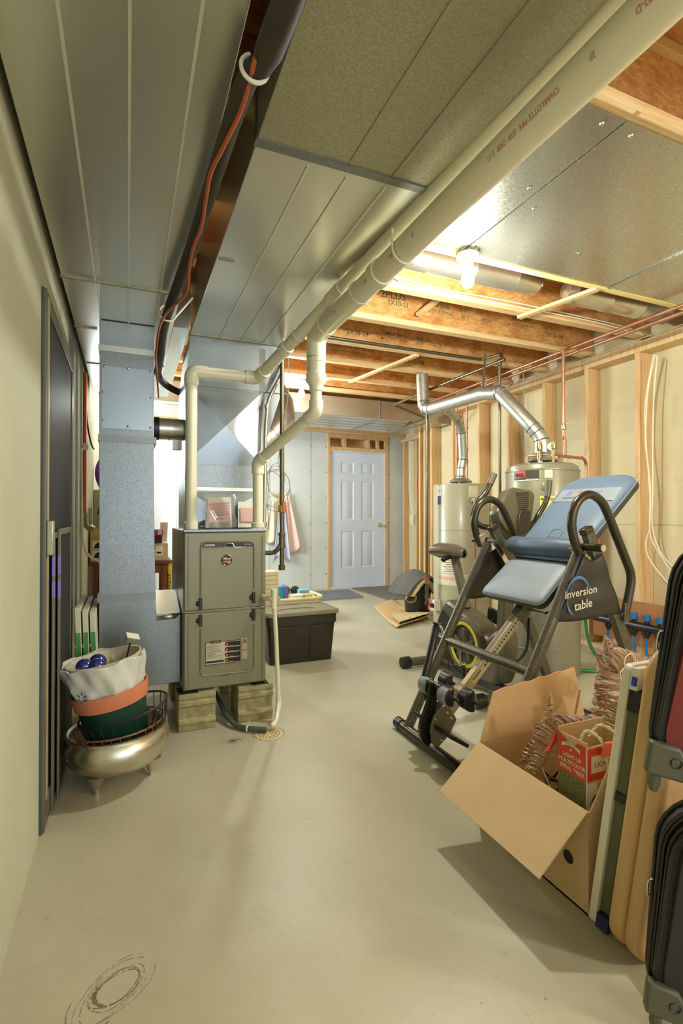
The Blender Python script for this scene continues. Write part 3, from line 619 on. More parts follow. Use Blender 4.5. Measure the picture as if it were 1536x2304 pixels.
# ================================================================== refrigerant line set (black + copper orange)
ls = [V((.315,-.6,2.03)), V((.262,.865,2.0)), V((.225,1.085,1.995)), V((.199,1.806,2.0)), V((.158,2.5,1.985)), V((.160,2.9,1.945)), V((.163,3.2,1.93)), V((.20,3.36,1.92)), V((.255,3.42,1.90)), V((.31,3.43,1.88))]
k = MB(); LP = smooth_path(ls, 6); k.tube(LP, [.028 if p.y < .98 else .0215 for p in LP], 18); tag(k.build('insulated_line', M_blkfoam), 'thick black insulated line hanging between the two ceiling ducts', 'pipe')
ol = [PZ(575,130,1.985),PZ(556,205,1.975),PZ(535,265,1.972),PZ(503,330,1.965),PZ(474,390,1.962),PZ(463,450,1.962),PZ(453,510,1.962),PZ(434,560,1.962),PZ(425,610,1.96),PZ(422,652,1.955),PZ(405,675,1.955),PZ(372,708,1.955),PZ(357,745,1.955),V((.13,2.74,1.90)),V((.148,3.0,1.88)),V((.17,3.27,1.80))]
k = MB(); k.tube(smooth_path(ol, 6), .0055, 8); tag(k.build('copper_line', M_coppero), 'thin orange brown copper line snaking along the black insulated line', 'pipe')
def ringstrap(c, r, label, tail):
    k = MB(); P = []
    for i in range(0, 13): a = R(-20-230*i/12); P.append(V((c[0]+math.cos(a)*r, c[1], c[2]+math.sin(a)*r)))
    k.tube([P[0]+V(tail)]+P, .0045, 8); tag(k.build('hanger_strap', M_white), label, 'strap')
ringstrap(tuple(min(LP, key=lambda p: abs(p.y-1.02))), .0275, 'white plastic clamp around the black line between the ducts', (.03, 0, .09))
ringstrap((.165, 2.42, 2.0), .036, 'white loop strap tying the black line near the furnace', (.075, 0, .10))
# conduit and iron gas pipe right of the furnace
cd = thing('conduit', 'grey metal conduit bending up the right side of the furnace', 'conduit', (.75, 2.95, .6))
P = fillet([V((.712,2.96,.62)), V((.745,2.95,1.0)), V((.752,2.95,1.60)), V((.765,2.95,1.77)), V((.86,2.95,1.95)), V((.875,3.0,2.08))], .06, 6)
k = MB(); k.tube(P, .011, 12); k.build('tube', M_galvs, cd)
for z in (1.02, 1.72): k = MB(); k.cyl((.748 if z < 1.5 else .758,2.95,z),(.748 if z < 1.5 else .760,2.95,z+.025),.013,12); k.build('coupling', M_galvd, cd)
k = MB(); k.box(.689,.727,2.90,2.99,.44,.60); k.build('junction_box', M_galvd, cd, bevel=.003)
for z in (.46,.505,.55,): k = MB(); k.lathe([(0,-.002),(.016,-.002),(.018,0)],(.707,2.90,z+.02),(0,1,0),16); k.build('knockout', M_galv, cd)
gp = thing('gas_pipe', 'vertical dark iron gas pipe right of the furnace with an orange shutoff valve', 'pipe', (.835, 2.9, .72))
k = MB(); k.tube([(.838,2.9,2.10),(.838,2.9,.765)], .0135, 14); k.build('pipe', M_steel, gp)
k = MB(); k.lathe([(.0135,0),(.021,.002),(.021,.02),(.018,.022),(.018,.07),(.021,.072),(.021,.09),(.0135,.092)], (.838,2.9,.895),(0,0,1),18); k.build('tee', M_steel, gp)
k = MB(); k.lathe([(0,0),(.019,0),(.020,.03),(.0135,.032)], (.838,2.9,.765),(0,0,1),18); k.build('cap', M_steel, gp)
k = MB(); k.tube(fillet([(.838,2.9,.93),(.815,2.9,.885),(.79,2.92,.865),(.688,2.95,.865)], .03, 4), .0135, 12); k.build('branch', M_steel, gp)
k = MB(); k.lathe([(.0135,0),(.02,.004),(.022,.025),(.02,.046),(.0135,.05)], (.838,2.9,1.10),(0,0,1),16); k.build('valve_body', M_brass, gp)
k = MB(); k.bar((.845,2.872,1.105),(.842,2.868,1.165),.018,.006,(0,1,0)); k.build('valve_handle', mat('orange_handle',(214,82,40),.45), gp, bevel=.002)
# thermostat wire coil
k = MB(); rn = random.Random(11); cc = V((.83, 3.05, 1.30)); P = []
for i in range(90):
    a = 2*math.pi*i/22; rr = .065+.012*math.sin(i*.37)+.04*(i/90); P.append(cc+V((rr*math.cos(a)*1.0+.02*math.sin(i*.11), .012*math.sin(i*.5), rr*math.sin(a)*1.25-.08*(i/90))))
P = [V((.93,3.1,2.2)), V((.935,3.08,1.9)), V((.89,3.06,1.62)), V((.86,3.05,1.42))]+P; k.tube(smooth_path(P, 3), .0022, 6)
k.tube(smooth_path([(.78,2.98,1.0),(.775,2.98,1.2),(.80,3.0,1.38),(.85,3.0,1.44),(.865,3.02,1.8),(.855,3.04,2.1)], 6), .002, 6)
tag(k.build('wire_coil', M_cordg), 'loose coil of thin grey thermostat wire hanging behind the iron gas pipe', 'wire')
# manual packets on top
mp_ = thing('manual_packet', 'clear plastic bag of pink printed furnace papers leaning on the plenum', 'papers', (.5, 2.9, 1.014))
k = MB(); k.slab([(.405,2.90,1.016),(.545,2.90,1.016),(.550,2.955,1.19),(.420,2.955,1.185)], .006); k.build('paper', M_paper, mp_)
k = MB(); k.slab([(.415,2.893,1.042),(.535,2.893,1.042),(.540,2.943,1.165),(.424,2.943,1.160)], .002); k.build('pink_print', mat('pink_print',(226,178,172),.7), mp_)
for i in range(10):
    k = MB(); z = 1.085+.0075*i; y = 2.905+.0015*i; x0 = .425 if i % 3 else .445; k.box(x0, .525 if i % 2 else .50, y-.0035, y-.002, z, z+.002); k.build('print_line', M_inkr if i > 2 else M_ink, mp_)
text('RUUD', .014, (.478, 2.8965, 1.062), (1,0,0), (0,.35,1), M_ink, mp_, align='CENTER', bold=.03)
k = MB(); k.box(.42,.53,2.889,2.891,1.022,1.048); k.build('picture_strip', mat('brown_picture',(128,104,78),.6), mp_)
M_bag = mat('clear_bag', (236,236,228), .12, 0, .01, alpha=.28, spec=.8)
rn = random.Random(2)
k = MB(); k.grid(lambda u, v: V((.39+.175*u+.006*math.sin(9*v), 2.868+.05*v+.008*math.sin(14*u+5*v), 1.018+.19*v)), 16, 12); k.grid(lambda u, v: V((.36+.24*u, 2.78+.09*v, 1.022+.008*abs(math.sin(11*u+7*v)))), 16, 6); k.build('plastic_bag', M_bag, mp_)
m2 = thing('manual_packet', 'smaller packet of pink papers tucked behind the right furnace pipe', 'papers', (.67, 2.94, 1.014))
k = MB(); k.slab([(.585,2.93,1.016),(.715,2.93,1.016),(.715,2.96,1.165),(.590,2.96,1.165)], .006); k.build('paper', M_paper, m2); k = MB(); k.slab([(.60,2.922,1.05),(.71,2.922,1.05),(.71,2.942,1.13),(.60,2.942,1.13)], .002); k.build('pink_print', MC['pink_print'], m2)
# condensate drain pipe, black hose, floor drain
dp = thing('condensate_pipe', 'thin white plastic condensate pipe dropping to the floor drain', 'pipe', (.72, 2.62, .01))
Q = [V((.708,2.60,.655)), V((.722,2.60,.42)), V((.735,2.60,.105)), V((.70,2.52,.04)), V((.668,2.50,.022))]
k = MB(); k.tube(fillet([Q[0],Q[1],Q[2],Q[3],Q[4]],.03,5), .0115, 14); k.build('pipe', M_pvc, dp)
k = MB(); k.tube([(.708,2.60,.70),(.708,2.60,.60)], .0155, 16); k.tube([(.70,2.60,.65),(.672,2.64,.65),(.672,2.70,.65)], .0145, 14); k.build('tee', M_pvc, dp)
k = MB(); k.tube([(.735,2.60,.13),(.735,2.598,.095),(.722,2.57,.07)], .015, 16); k.build('elbow', M_pvc, dp); k = MB(); k.tube([(.69,2.513,.036),(.672,2.50,.026)], .0145, 14); k.build('end_cap', M_pvc, dp)
k = MB(); P = smooth_path([(.46,2.95,.08),(.468,2.80,.07),(.478,2.70,.045),(.51,2.60,.020),(.57,2.53,.019),(.64,2.487,.020)], 6); k.tube(P, .013, 14); hs = tag(k.build('drain_hose', mat('dark_grey_hose',(78,84,78),.5)), 'dark grey hose curling from between the blocks to the floor drain', 'hose')
k = MB(); k.lathe([(.0133,-.004),(.016,-.003),(.016,.003),(.0133,.004)], P[-8], P[-7]-P[-9], 16, close=True); k.tube([P[-8]+V((0,0,.014)), P[-8]+V((.012,.0,.05))], .0015, 6); k.build('cable_tie', M_white, hs)
c0 = V((.650, 2.475, 0)); fd = thing('floor_drain', 'round cast drain grate with holes set in the concrete floor', 'drain', c0)
k = MB(); k.lathe([(0,.003),(.066,.003),(.069,.0015),(.069,0)], c0, (0,0,1), 40); k.build('grate', mat('drain_cream',(206,190,140),.7,0,.1,20), fd)
k = MB()
for ring_, n_ in ((.018,6),(.034,12),(.050,18)):
    for i in range(n_): a = 2*math.pi*i/n_; k.lathe([(0,.0034),(.0042,.0034),(.0042,.003)], (c0.x+ring_*math.cos(a), c0.y+ring_*math.sin(a), 0), (0,0,1), 10)
k.build('drain_holes', mat('hole_brown',(104,84,48),.8), fd)
k = MB(); rn = random.Random(5)
for i in range(420):
    a = rn.random()*6.283; q = abs(rn.gauss(0,.5)); x = .47+.10*q*math.cos(a); y = 2.47+.07*q*math.sin(a); s = .0008+.0018*rn.random(); k.add([(x-s,y-s*.6,.0007),(x+s,y-s*.4,.0007),(x+s*.3,y+s,.0007)], [(0,1,2)])
for i in range(160):
    a = rn.random()*6.283; q = .069+abs(rn.gauss(0,.010)); x = c0.x+q*math.cos(a); y = c0.y+q*math.sin(a); s = .001+.0016*rn.random(); k.add([(x-s,y-s,.0008),(x+s,y-s*.5,.0008),(x,y+s,.0008)], [(0,1,2)])
g_ = k.build('grit', mat('dark_grit',(88,74,42),.9)); g_['kind'] = 'stuff'; tag(g_, 'scatter of dark grit on the floor beside the drain', 'grit')
# ================================================================== WATER HEATERS
M_wh = mat('heater_grey', (176,170,142), 0.35, 0, .02, 2, coat=.15)
M_wh2 = mat('heater_taupe', (142,136,110), 0.32, .15, .02, 2, coat=.15)
def onring(cx, cy, r, ang, z): return V((cx+r*math.cos(ang), cy+r*math.sin(ang), z))
def wrap(k, cx, cy, r, a0, a1, z0, z1, n=8):
    vs = []
    for i in range(n+1):
        a = a0+(a1-a0)*i/n; vs += [onring(cx, cy, r, a, z0), onring(cx, cy, r, a, z1)]
    k.add(vs, [(2*i, 2*i+2, 2*i+3, 2*i+1) for i in range(n)])
def arc_text(s, size, cx, cy, r, a, z, m, par, bold=0, align='LEFT', wscale=1):
    p = onring(cx, cy, r, a, z); nrm = V((math.cos(a), math.sin(a), 0)); xd = V((0,0,1)).cross(nrm)
    text(s, size, p, xd, (0,0,1), m, par, bold=bold, align=align, wscale=wscale)
H1 = (2.956, 4.07, .26, 1.385); H2 = (2.718, 2.785, .247, 1.447)
wh1 = thing('water_heater', 'slim light grey round water heater against the stud wall farther from the camera', 'water heater', (H1[0], H1[1], 0))
k = MB(); k.lathe([(0,.02),(H1[2]-.01,.02),(H1[2],.03),(H1[2],1.372),(H1[2]-.008,1.383),(0,1.387)], (H1[0],H1[1],0), (0,0,1), 56); k.build('tank', M_wh, wh1)
k = MB(); k.lathe([(H1[2]+.0015,.30),(H1[2]+.0035,.30),(H1[2]+.0035,.312),(H1[2]+.0015,.312)], (H1[0],H1[1],0),(0,0,1),56,close=True); k.lathe([(H1[2]+.0015,.95),(H1[2]+.002,.95),(H1[2]+.002,.954),(H1[2]+.0015,.954)], (H1[0],H1[1],0),(0,0,1),56,close=True); k.build('tank_band', M_wh, wh1)
def ang_at(H, px):    # angle on the tank whose pixel column is px
    best = None
    for i in range(720):
        a = R(180+i*.25); p = onring(H[0], H[1], H[2], a, 1.0); d = p-V((0,0,1.0))
        xc = p.x*math.cos(YAW)-p.y*math.sin(YAW); f = p.x*math.sin(YAW)+p.y*math.cos(YAW)
        n_ = V((math.cos(a), math.sin(a), 0)); 
        if n_.dot(p) > 0: continue
        e = abs(768+FPX*xc/f-px)
        if best is None or e < best[0]: best = (e, a)
    return best[1]
def hz(H, a, py):     # height on the tank at angle a for pixel row py
    p = onring(H[0], H[1], H[2], a, 0); f = p.x*math.sin(YAW)+p.y*math.cos(YAW); return CAMH-(py-1162)/FPX*f
def label_on(H, px0, px1, py0, py1, m, par, name='label', lb=None, off=.0018):
    a0 = ang_at(H, px0); a1 = ang_at(H, px1); am = (a0+a1)/2; k = MB(); wrap(k, H[0], H[1], H[2]+off, a0, a1, hz(H, am, py1), hz(H, am, py0)); return k.build(name, m, par, label=lb), am
M_navy = mat('navy_ink', (44,66,116), .5); M_label = mat('label_cream', (222,214,186), .6)
label_on(H1, 979, 992, 1093, 1135, M_paper, wh1, lb='white and navy brand label'); label_on(H1, 979, 992, 1116, 1135, M_navy, wh1, off=.0026)
a = ang_at(H1, 980); 
arc_text('BRADFORD\n  WHITE', .012, H1[0], H1[1], H1[2]+.003, ang_at(H1, 980.5), hz(H1, a, 1105), M_navy, wh1)
label_on(H1, 1053, 1074, 1093, 1119, M_label, wh1)
for (x0, x1, y0, y1) in ((978, 1005, 1222, 1250), (978, 1030, 1252, 1290), (978, 1062, 1292, 1318)): label_on(H1, x0, x1, y0, y1, M_label, wh1, lb='printed warning label')
label_on(H1, 978, 1062, 1298, 1306, mat('pinkish', (220,180,150), .6), wh1, off=.0026)
for i in range(7): label_on(H1, 1003 if i % 2 else 998, 1028, 1255+5*i, 1256.4+5*i, MC['print_grey'], wh1, 'label_print', off=.0026)
label_on(H1, 999, 1022, 1228, 1252, M_ink, wh1, 'window_frame'); label_on(H1, 1000.5, 1020.5, 1229.5, 1250.5, M_label, wh1, 'window_pane', off=.0026)
a = ang_at(H1, 1064); z = hz(H1, a, 1128); p = onring(H1[0], H1[1], H1[2], a, z); nn = V((math.cos(a), math.sin(a), 0))
k = MB(); k.cyl(p-nn*.01, p+nn*.035, .011, 14); k.sphere(p+nn*.035, .017, 14); k.lathe([(0,.004),(.03,.004),(.034,0)], p, nn, 20); k.build('relief_valve', M_chrome, wh1)
k = MB(); k.tube([p+nn*.035, p+nn*.035-V((0,0,z-.45))], .0095, 12); k.build('discharge_pipe', M_copper, wh1)
k = MB(); k.tube([p+nn*.035-V((0,0,z-.34)), p+nn*.035-V((0,0,z-.10))], .0095, 12); k.build('discharge_pipe', M_copper, wh1)
# gas control box on the lower front
a = ang_at(H1, 982); p = onring(H1[0], H1[1], H1[2]+.035, a, hz(H1, a, 1360)); 
k = MB(); nn = V((math.cos(a), math.sin(a), 0)); td = V((0,0,1)).cross(nn); c = p
k.bar(c-td*.045, c+td*.045, .07, .10, (0,0,1)); k.build('control_box', M_white, wh1, bevel=.004)
td = -td
k = MB(); k.bar(c+td*.03-V((0,0,0)), c+td*.062, .074, .105, (0,0,1)); k.build('control_cap', M_red, wh1, bevel=.004)
k = MB(); k.lathe([(0,.02),(.02,.02),(.023,0)], c+nn*.035-td*.02, nn, 18); k.build('control_dial', M_blk, wh1)
# top fittings and hood
def hood(H, par, r=.062, s=1.0):
    k = MB()
    for i in range(4): a = R(45+90*i); k.box(H[0]+.085*s*math.cos(a)-.005, H[0]+.085*s*math.cos(a)+.005, H[1]+.085*s*math.sin(a)-.005, H[1]+.085*s*math.sin(a)+.005, H[3], H[3]+.028)
    k.lathe([(.105*s,.022),(.107*s,.028),(.10*s,.04),(.075*s,.055),(r*.95,.065),(r*.92,.085)], (H[0],H[1],H[3]), (0,0,1), 32); k.build('draft_hood', M_flue, par, solid=.002)
hood(H1, wh1, .05)
for (px, top) in ((1027, 2.3), (1050, 2.36)):
    p0 = PY(px, 1083, 4.20); k = MB(); k.tube([(p0.x, 4.20, H1[3]), (p0.x, 4.20, top)], .0105, 12); k.build('riser', M_copper, wh1)
    for z in (1.44, 1.62, 1.95): k = MB(); k.cyl((p0.x,4.20,z),(p0.x,4.20,z+.03),.0135,12); k.build('fitting', M_copper, wh1)
k = MB(); p0 = PY(1050, 1010, 4.19); k.lathe([(.01,-.03),(.018,-.02),(.02,0),(.018,.02),(.01,.03)], (p0.x,4.20,p0.z), (0,0,1), 16); k.build('valve', M_brass, wh1); k = MB(); k.bar((p0.x-.01,4.17,p0.z),(p0.x-.05,4.16,p0.z+.07),.016,.006,(0,1,0)); k.build('valve_lever', mat('yellow_handle',(222,204,112),.5), wh1)
wh2 = thing('water_heater', 'wide taupe round boiler tank with a dark nameplate standing nearer behind the blue padded table', 'water heater', (H2[0], H2[1], 0))
wh2['label'] = 'wide taupe water heater with a dark nameplate behind the blue padded inversion bed'
k = MB(); r_ = H2[2]; k.lathe([(0,.0),(r_-.004,.0),(r_,.01),(r_,.175),(r_+.003,.178),(r_+.003,.186),(r_,.189),(r_,1.395),(r_-.012,1.43),(r_-.04,1.446),(0,1.449)], (H2[0],H2[1],0), (0,0,1), 64); k.build('tank', M_wh2, wh2)
k = MB(); k.lathe([(r_+.001,1.39),(r_+.004,1.392),(r_+.004,1.402),(r_+.0,1.404)], (H2[0],H2[1],0),(0,0,1),64); k.build('tank_band', M_wh2, wh2)
label_on(H2, 1147, 1213, 1056, 1081, mat('plate_dark',(72,66,52),.45), wh2, 'nameplate', lb='dark nameplate'); a = ang_at(H2, 1172)
o, am = label_on(H2, 1160, 1182, 1060, 1075, mat('plate_red',(196,84,72),.5), wh2, 'flag_emblem', off=.0026)
arc_text('RUUD', .027, H2[0], H2[1], r_+.004, ang_at(H2, 1161), hz(H2, a, 1072), M_ink, wh2, bold=.05, wscale=.95)
arc_text('PROFESSIONAL', .0125, H2[0], H2[1], r_+.004, ang_at(H2, 1184), hz(H2, ang_at(H2, 1196), 1079.5), M_inkw, wh2)
label_on(H2, 1147, 1213, 1079.5, 1081.5, M_inkw, wh2, 'nameplate_line', off=.0026)
label_on(H2, 1225, 1243, 1054, 1075, M_label, wh2); label_on(H2, 1137.5, 1143, 1084, 1101, M_paper, wh2)
label_on(H2, 1214, 1262, 1116, 1170, mat('energy_yellow',(226,216,112),.6), wh2, 'yellow_label', lb='yellow energy guide label'); arc_text('ENERGYGUIDE', .019, H2[0], H2[1], r_+.003, ang_at(H2, 1216.5), hz(H2, ang_at(H2, 1230), 1125), M_ink, wh2, bold=.03)
for (px, py, rr) in ((1227, 1095, .03), (1205, 1440, .03)):
    a = ang_at(H2, px); p = onring(H2[0], H2[1], r_, a, hz(H2, a, py)); nn = V((math.cos(a), math.sin(a), 0)); k = MB(); k.lathe([(0,.006),(.02,.007),(rr,.003),(rr+.002,0)], p, nn, 24); k.cyl(p, p+nn*.03, .008, 12); k.build('port_cover', M_wh2, wh2)
hood(H2, wh2, .062, 1.0)
# fittings on the top of the wide tank
k = MB(); k.lathe([(.009,0),(.009,.03),(.014,.03),(.014,.06),(.010,.062),(.010,.085),(.020,.09),(.022,.12),(.018,.135),(.018,.15),(.008,.155),(.006,.165),(0,.166)], (2.61,2.70,H2[3]),(0,0,1),18); k.build('relief_valve', M_brass, wh2)
k = MB(); k.lathe([(.007,0),(.007,.05),(.010,.052),(.010,.09),(.017,.095),(.017,.13),(.006,.134),(.005,.145),(0,.146)], (2.67,2.63,H2[3]),(0,0,1),18); k.build('air_vent', M_brass, wh2)
k = MB(); k.tube(fillet([(2.61,2.70,1.51),(2.60,2.72,1.50),(2.56,2.76,1.50),(2.56,2.76,1.44)],.01,3),.008,10); k.build('elbow', M_copper, wh2)
# gauge and tee piping
g0 = PY(1240, 1040, 2.72); gx, gy = g0.x, 2.72
k = MB(); k.lathe([(.010,0),(.010,.025),(.015,.026),(.015,.06),(.012,.062),(.012,.085),(.006,.09),(.006,.11)], (gx,gy,H2[3]-.01),(0,0,1),18); k.build('gauge_tee', M_brass, wh2)
gc = V((gx-.002, gy, H2[3]+.125)); nv = V((-gx, -gy, 0)).normalized()
k = MB(); k.lathe([(0,-.01),(.029,-.01),(.031,0),(.031,.006),(.029,.008)], gc, nv, 28); k.build('gauge_case', M_chrome, wh2); k = MB(); k.lathe([(0,.0072),(.0275,.0072)], gc, nv, 28); k.build('gauge_face', M_paper, wh2)
k = MB(); td = V((0,0,1)).cross(nv); 
for i in range(9): a = R(-30+30*i); d = td*math.cos(a)+V((0,0,1))*math.sin(a); k.bar(gc+nv*.0078+d*.019, gc+nv*.0078+d*.024, .002, .0005, nv)
k.bar(gc+nv*.0085-td*.012, gc+nv*.0085+td*.02+V((0,0,.004)), .0025, .0005, nv); k.build('gauge_marks', M_ink, wh2)
cp = thing('copper_feed', 'copper drop pipe with a yellow lever valve feeding the wide water heater', 'pipe', (3.04, 2.9, 1.5))
k = MB(); k.tube([(3.045,2.9,2.335),(3.045,2.9,1.72)],.0115,14); k.tube(fillet([(3.045,2.9,1.72),(3.045,2.9,1.69),(3.055,2.9,1.66),(3.055,2.9,1.53)],.015,4),.0115,14); k.tube(fillet([(gx+.015,gy,1.52),(3.0,2.86,1.53),(3.25,2.9,1.53),(3.30,2.92,1.50),(3.30,2.92,1.30)],.05,5),.0115,14); k.build('pipe', M_copper, cp)
for z in (1.56,1.60,1.64): k = MB(); k.cyl((3.055,2.9,z),(3.055,2.9,z+.016),.0145,14); k.build('fitting', M_copper, cp)
for x in (2.96,3.06,3.15,3.2): k = MB(); k.cyl((x,2.885,1.53),(x+.02,2.888,1.53),.0145,14); k.build('fitting', M_copper, cp)
k = MB(); k.lathe([(.0115,0),(.017,.004),(.019,.025),(.017,.046),(.0115,.05)],(3.045,2.9,1.735),(0,0,1),16); k.build('valve_body', M_brass, cp); k = MB(); k.bar((3.03,2.875,1.775),(3.11,2.86,1.795),.012,.006); k.build('valve_lever', MC['yellow_handle'], cp, bevel=.002)
# flues
fl = thing('flue_pipe', 'shiny galvanised flue rising from both water heaters and joining near the joists', 'flue', (2.7, 3.3, 1.5))
r4 = .052
def seams(P, r, step=3):
    k = MB()
    for i in range(step, len(P)-1, step):
        d = (P[i+1]-P[i-1]).normalized(); k.tube([P[i]-d*.004, P[i], P[i]+d*.004], [r+.001, r+.004, r+.001], 24, caps=False)
    k.build('flue_seam', M_galv, fl)
F0 = [V((H2[0],H2[1],1.52)), V((H2[0],H2[1],1.64)), V((2.675,2.84,1.73)), V((2.60,3.09,2.02))]
F1 = [V((2.60,3.09,2.02)), V((2.565,3.24,2.045)), V((2.55,3.75,2.055)), V((2.545,3.95,2.06))]
P = fillet([F0[0],F0[1],F0[2],F0[3]],.05,3); k = MB(); k.tube(P, r4, 24); k.build('flue_section', M_flue, fl); seams(P[:9], r4, 2)
P = fillet([F0[2]+(F0[3]-F0[2])*.93, F0[3], F1[1]],.05,5)+F1[2:]; k = MB(); k.tube(P, r4+.002, 24); k.build('flue_section', M_flue, fl); seams([P[0],P[1],P[2],P[4],P[6],P[7],P[8]], r4+.002, 2)
P = fillet([F1[2], F1[3], V((2.535,4.06,2.09)), V((2.53,4.08,2.40))],.06,5); k = MB(); k.tube(P, r4+.004, 24); k.build('flue_section', M_flue, fl, label='foil taped elbow going up between the joists'); seams(P, r4+.004, 3)
G = [V((H1[0],H1[1],1.47)), V((H1[0]+.0,H1[1],1.53)), V((2.975,4.06,1.63)), V((2.93,4.02,1.90)), V((2.84,3.95,1.98)), V((2.60,3.80,2.05))]
P = fillet(G,.04,4); k = MB(); k.tube(P, .040, 22); k.build('flue_section', M_flue, fl, label='slimmer branch from the farther water heater'); seams(P, .040, 4)
k = MB(); q0 = V((2.565,3.24,2.10)); k.slab([q0+V((-.01,0,0)), q0+V((.012,0,0)), q0+V((.05,.02,.27)), q0+V((.028,.02,.27))], .001); k.build('perforated_strap', M_galv, fl)
# black iron gas line
gl = thing('gas_line', 'long black iron gas pipe with two drops hanging under the joists by the water heaters', 'pipe', (2.7, 3.7, .25))
rg = .0125
X2 = 2.735; Yg = 3.25
k = MB(); k.tube([(1.20,JY[5]-.055,JZ+.012),(2.80,JY[5]-.055,JZ+.012)], rg, 12); k.build('pipe', M_steel, gl)
pA = V((2.80,3.20,2.36)); 
k = MB(); k.tube(fillet([(2.80,JY[5]-.055,JZ+.012),(2.79,3.30,2.40),(2.735,3.22,2.335)],.02,3), rg, 12); k.build('pipe', M_steel, gl)
k = MB(); k.tube([(2.735,3.19,2.318),(2.62,4.1,2.275),(2.60,4.75,2.262)], rg, 12); k.build('pipe', M_steel, gl)
k = MB(); k.tube([(2.735,3.25,2.32),(2.735,3.25,.50)], rg, 12); k.build('drop_pipe', M_steel, gl)
k = MB(); k.tube([(2.60,4.1,2.28),(2.592,4.1,.26)], rg, 12); k.build('drop_pipe', M_steel, gl)
for c, ax in (((2.735,3.25,2.318),(0,1,0)),((2.735,3.25,2.30),(0,0,1)),((2.60,4.1,2.275),(0,1,0)),((2.60,4.1,2.26),(0,0,1)),((2.592,4.1,.40),(0,0,1)),((2.592,4.1,.27),(0,0,1)),((2.592,4.1,.33),(0,0,1))):
    k = MB(); k.lathe([(rg,-.02),(rg+.006,-.018),(rg+.006,.018),(rg,.02)], c, ax, 16); k.build('fitting', M_steel, gl)
pe = PY(955, 940, 4.9); pf = PY(885, 968, 6.0); 
k = MB(); k.tube(fillet([(2.60,4.75,2.262), (pe.x,4.9,pe.z), (pe.x-.02,5.0,pe.z-.02), (pf.x,6.0,pf.z), (pf.x,6.0,pf.z+.08)],.02,3), rg, 12); k.build('pipe', M_steel, gl)
k = MB(); k.lathe([(rg,-.03),(rg+.008,-.025),(rg+.008,.025),(rg,.03)], (2.592,4.1,.475),(0,0,1),16); k.build('valve_body', M_brass, gl); k = MB(); k.bar((2.57,4.075,.475),(2.565,4.07,.53),.02,.007,(0,1,0)); k.build('valve_handle', M_red, gl)
for y in (3.75, 4.4): x = 2.735-(y-3.19)*.1264; k = MB(); k.lathe([(rg,-.006),(rg+.004,-.006),(rg+.004,.006),(rg,.006)], (x if y < 4.2 else 2.611, y, 2.318-(y-3.19)*.0473 if y < 4.2 else 2.269),(0,1,0),16); k.build('clamp', M_chrome, gl)
# copper mains
for (dz, dx_, lb) in ((0, 0, 'upper copper water main running under the joists along the stud wall'), (-.03, .035, 'lower copper water main running just below its twin along the stud wall')):
    k = MB(); k.tube([(3.11+dx_, -2.5, 2.375+dz), (3.11+dx_, 6.3, 2.355+dz), (3.05+dx_, 6.6, 2.33+dz)], .0125, 12); tag(k.build('copper_main', M_copper), lb, 'pipe', 'copper mains')
k = MB(); k.tube([(3.045,2.9,2.335),(3.11,2.9,2.365)],.011,10); k.build('pipe', M_copper, cp)
for (x, y, z0, z1, lb) in ((3.16, 3.45, 1.6, 2.34, 'grey strap hanging down from the copper mains in front of a stud'),):
    k = MB(); P = smooth_path([(x,y,z1),(x+.0,y,z1-.3),(x-.02,y,1.95),(x-.01,y,1.7),(x+.03,y-.03,1.55)],5); k.tube(P, .004, 6); tag(k.build('cable', M_cordg), lb, 'cable')
# white cables on the top plate and the stud
k = MB(); k.tube(smooth_path([(3.54,2.0,2.405),(3.53,2.6,2.41),(3.54,3.2,2.402),(3.53,3.9,2.41),(3.54,4.6,2.402),(3.53,5.3,2.41)],4), .0045, 8); tag(k.build('electric_cable', M_cord), 'white electric cable stapled along the top of the stud wall plate', 'cable')
CB = [[(1474,798),(1462,850),(1455,905),(1452,1000),(1463,1090),(1462,1180),(1452,1225),(1462,1260),(1500,1310),(1534,1340)], [(1470,798),(1452,900),(1452,980),(1458,1060),(1462,1120),(1462,1200),(1480,1240),(1510,1285),(1534,1300)], [(1478,800),(1470,900),(1468,1000),(1468,1100),(1468,1190),(1490,1250),(1534,1292)]]
for i, c in enumerate(CB):
    k = MB(); k.tube(smooth_path([PX(px, py, 3.534-.001*i) for px, py in c], 6), .0045, 8)
    tag(k.build('electric_cable', M_cord), ['white electric cable hanging lowest in the loop beside the nearest stud', 'white electric cable in the middle of the loops on the nearest stud', 'white electric cable tight against the right side of the nearest stud'][i], 'cable', 'white cables hanging on the nearest stud')
k = MB(); k.tube(smooth_path([V((1.2,JY[3]-.04,2.50)),V((1.7,JY[3]-.045,2.46)),V((2.3,JY[3]-.04,2.47)),V((3.2,JY[3]-.045,2.46)),V((3.5,JY[3]-.04,2.44))],6),.0045,8); tag(k.build('electric_cable', M_cord), 'white cable pair running along the joist behind the lit bulb, upper one', 'cable')
k = MB(); k.tube(smooth_path([V((1.2,JY[3]-.05,2.53)),V((1.62,JY[3]-.06,2.42)),V((2.2,JY[3]-.05,2.435)),V((2.9,JY[3]-.06,2.44)),V((3.5,JY[3]-.05,2.42))],6),.0045,8); tag(k.build('electric_cable', M_cord), 'white cable sagging below its twin on the joist behind the lit bulb', 'cable')
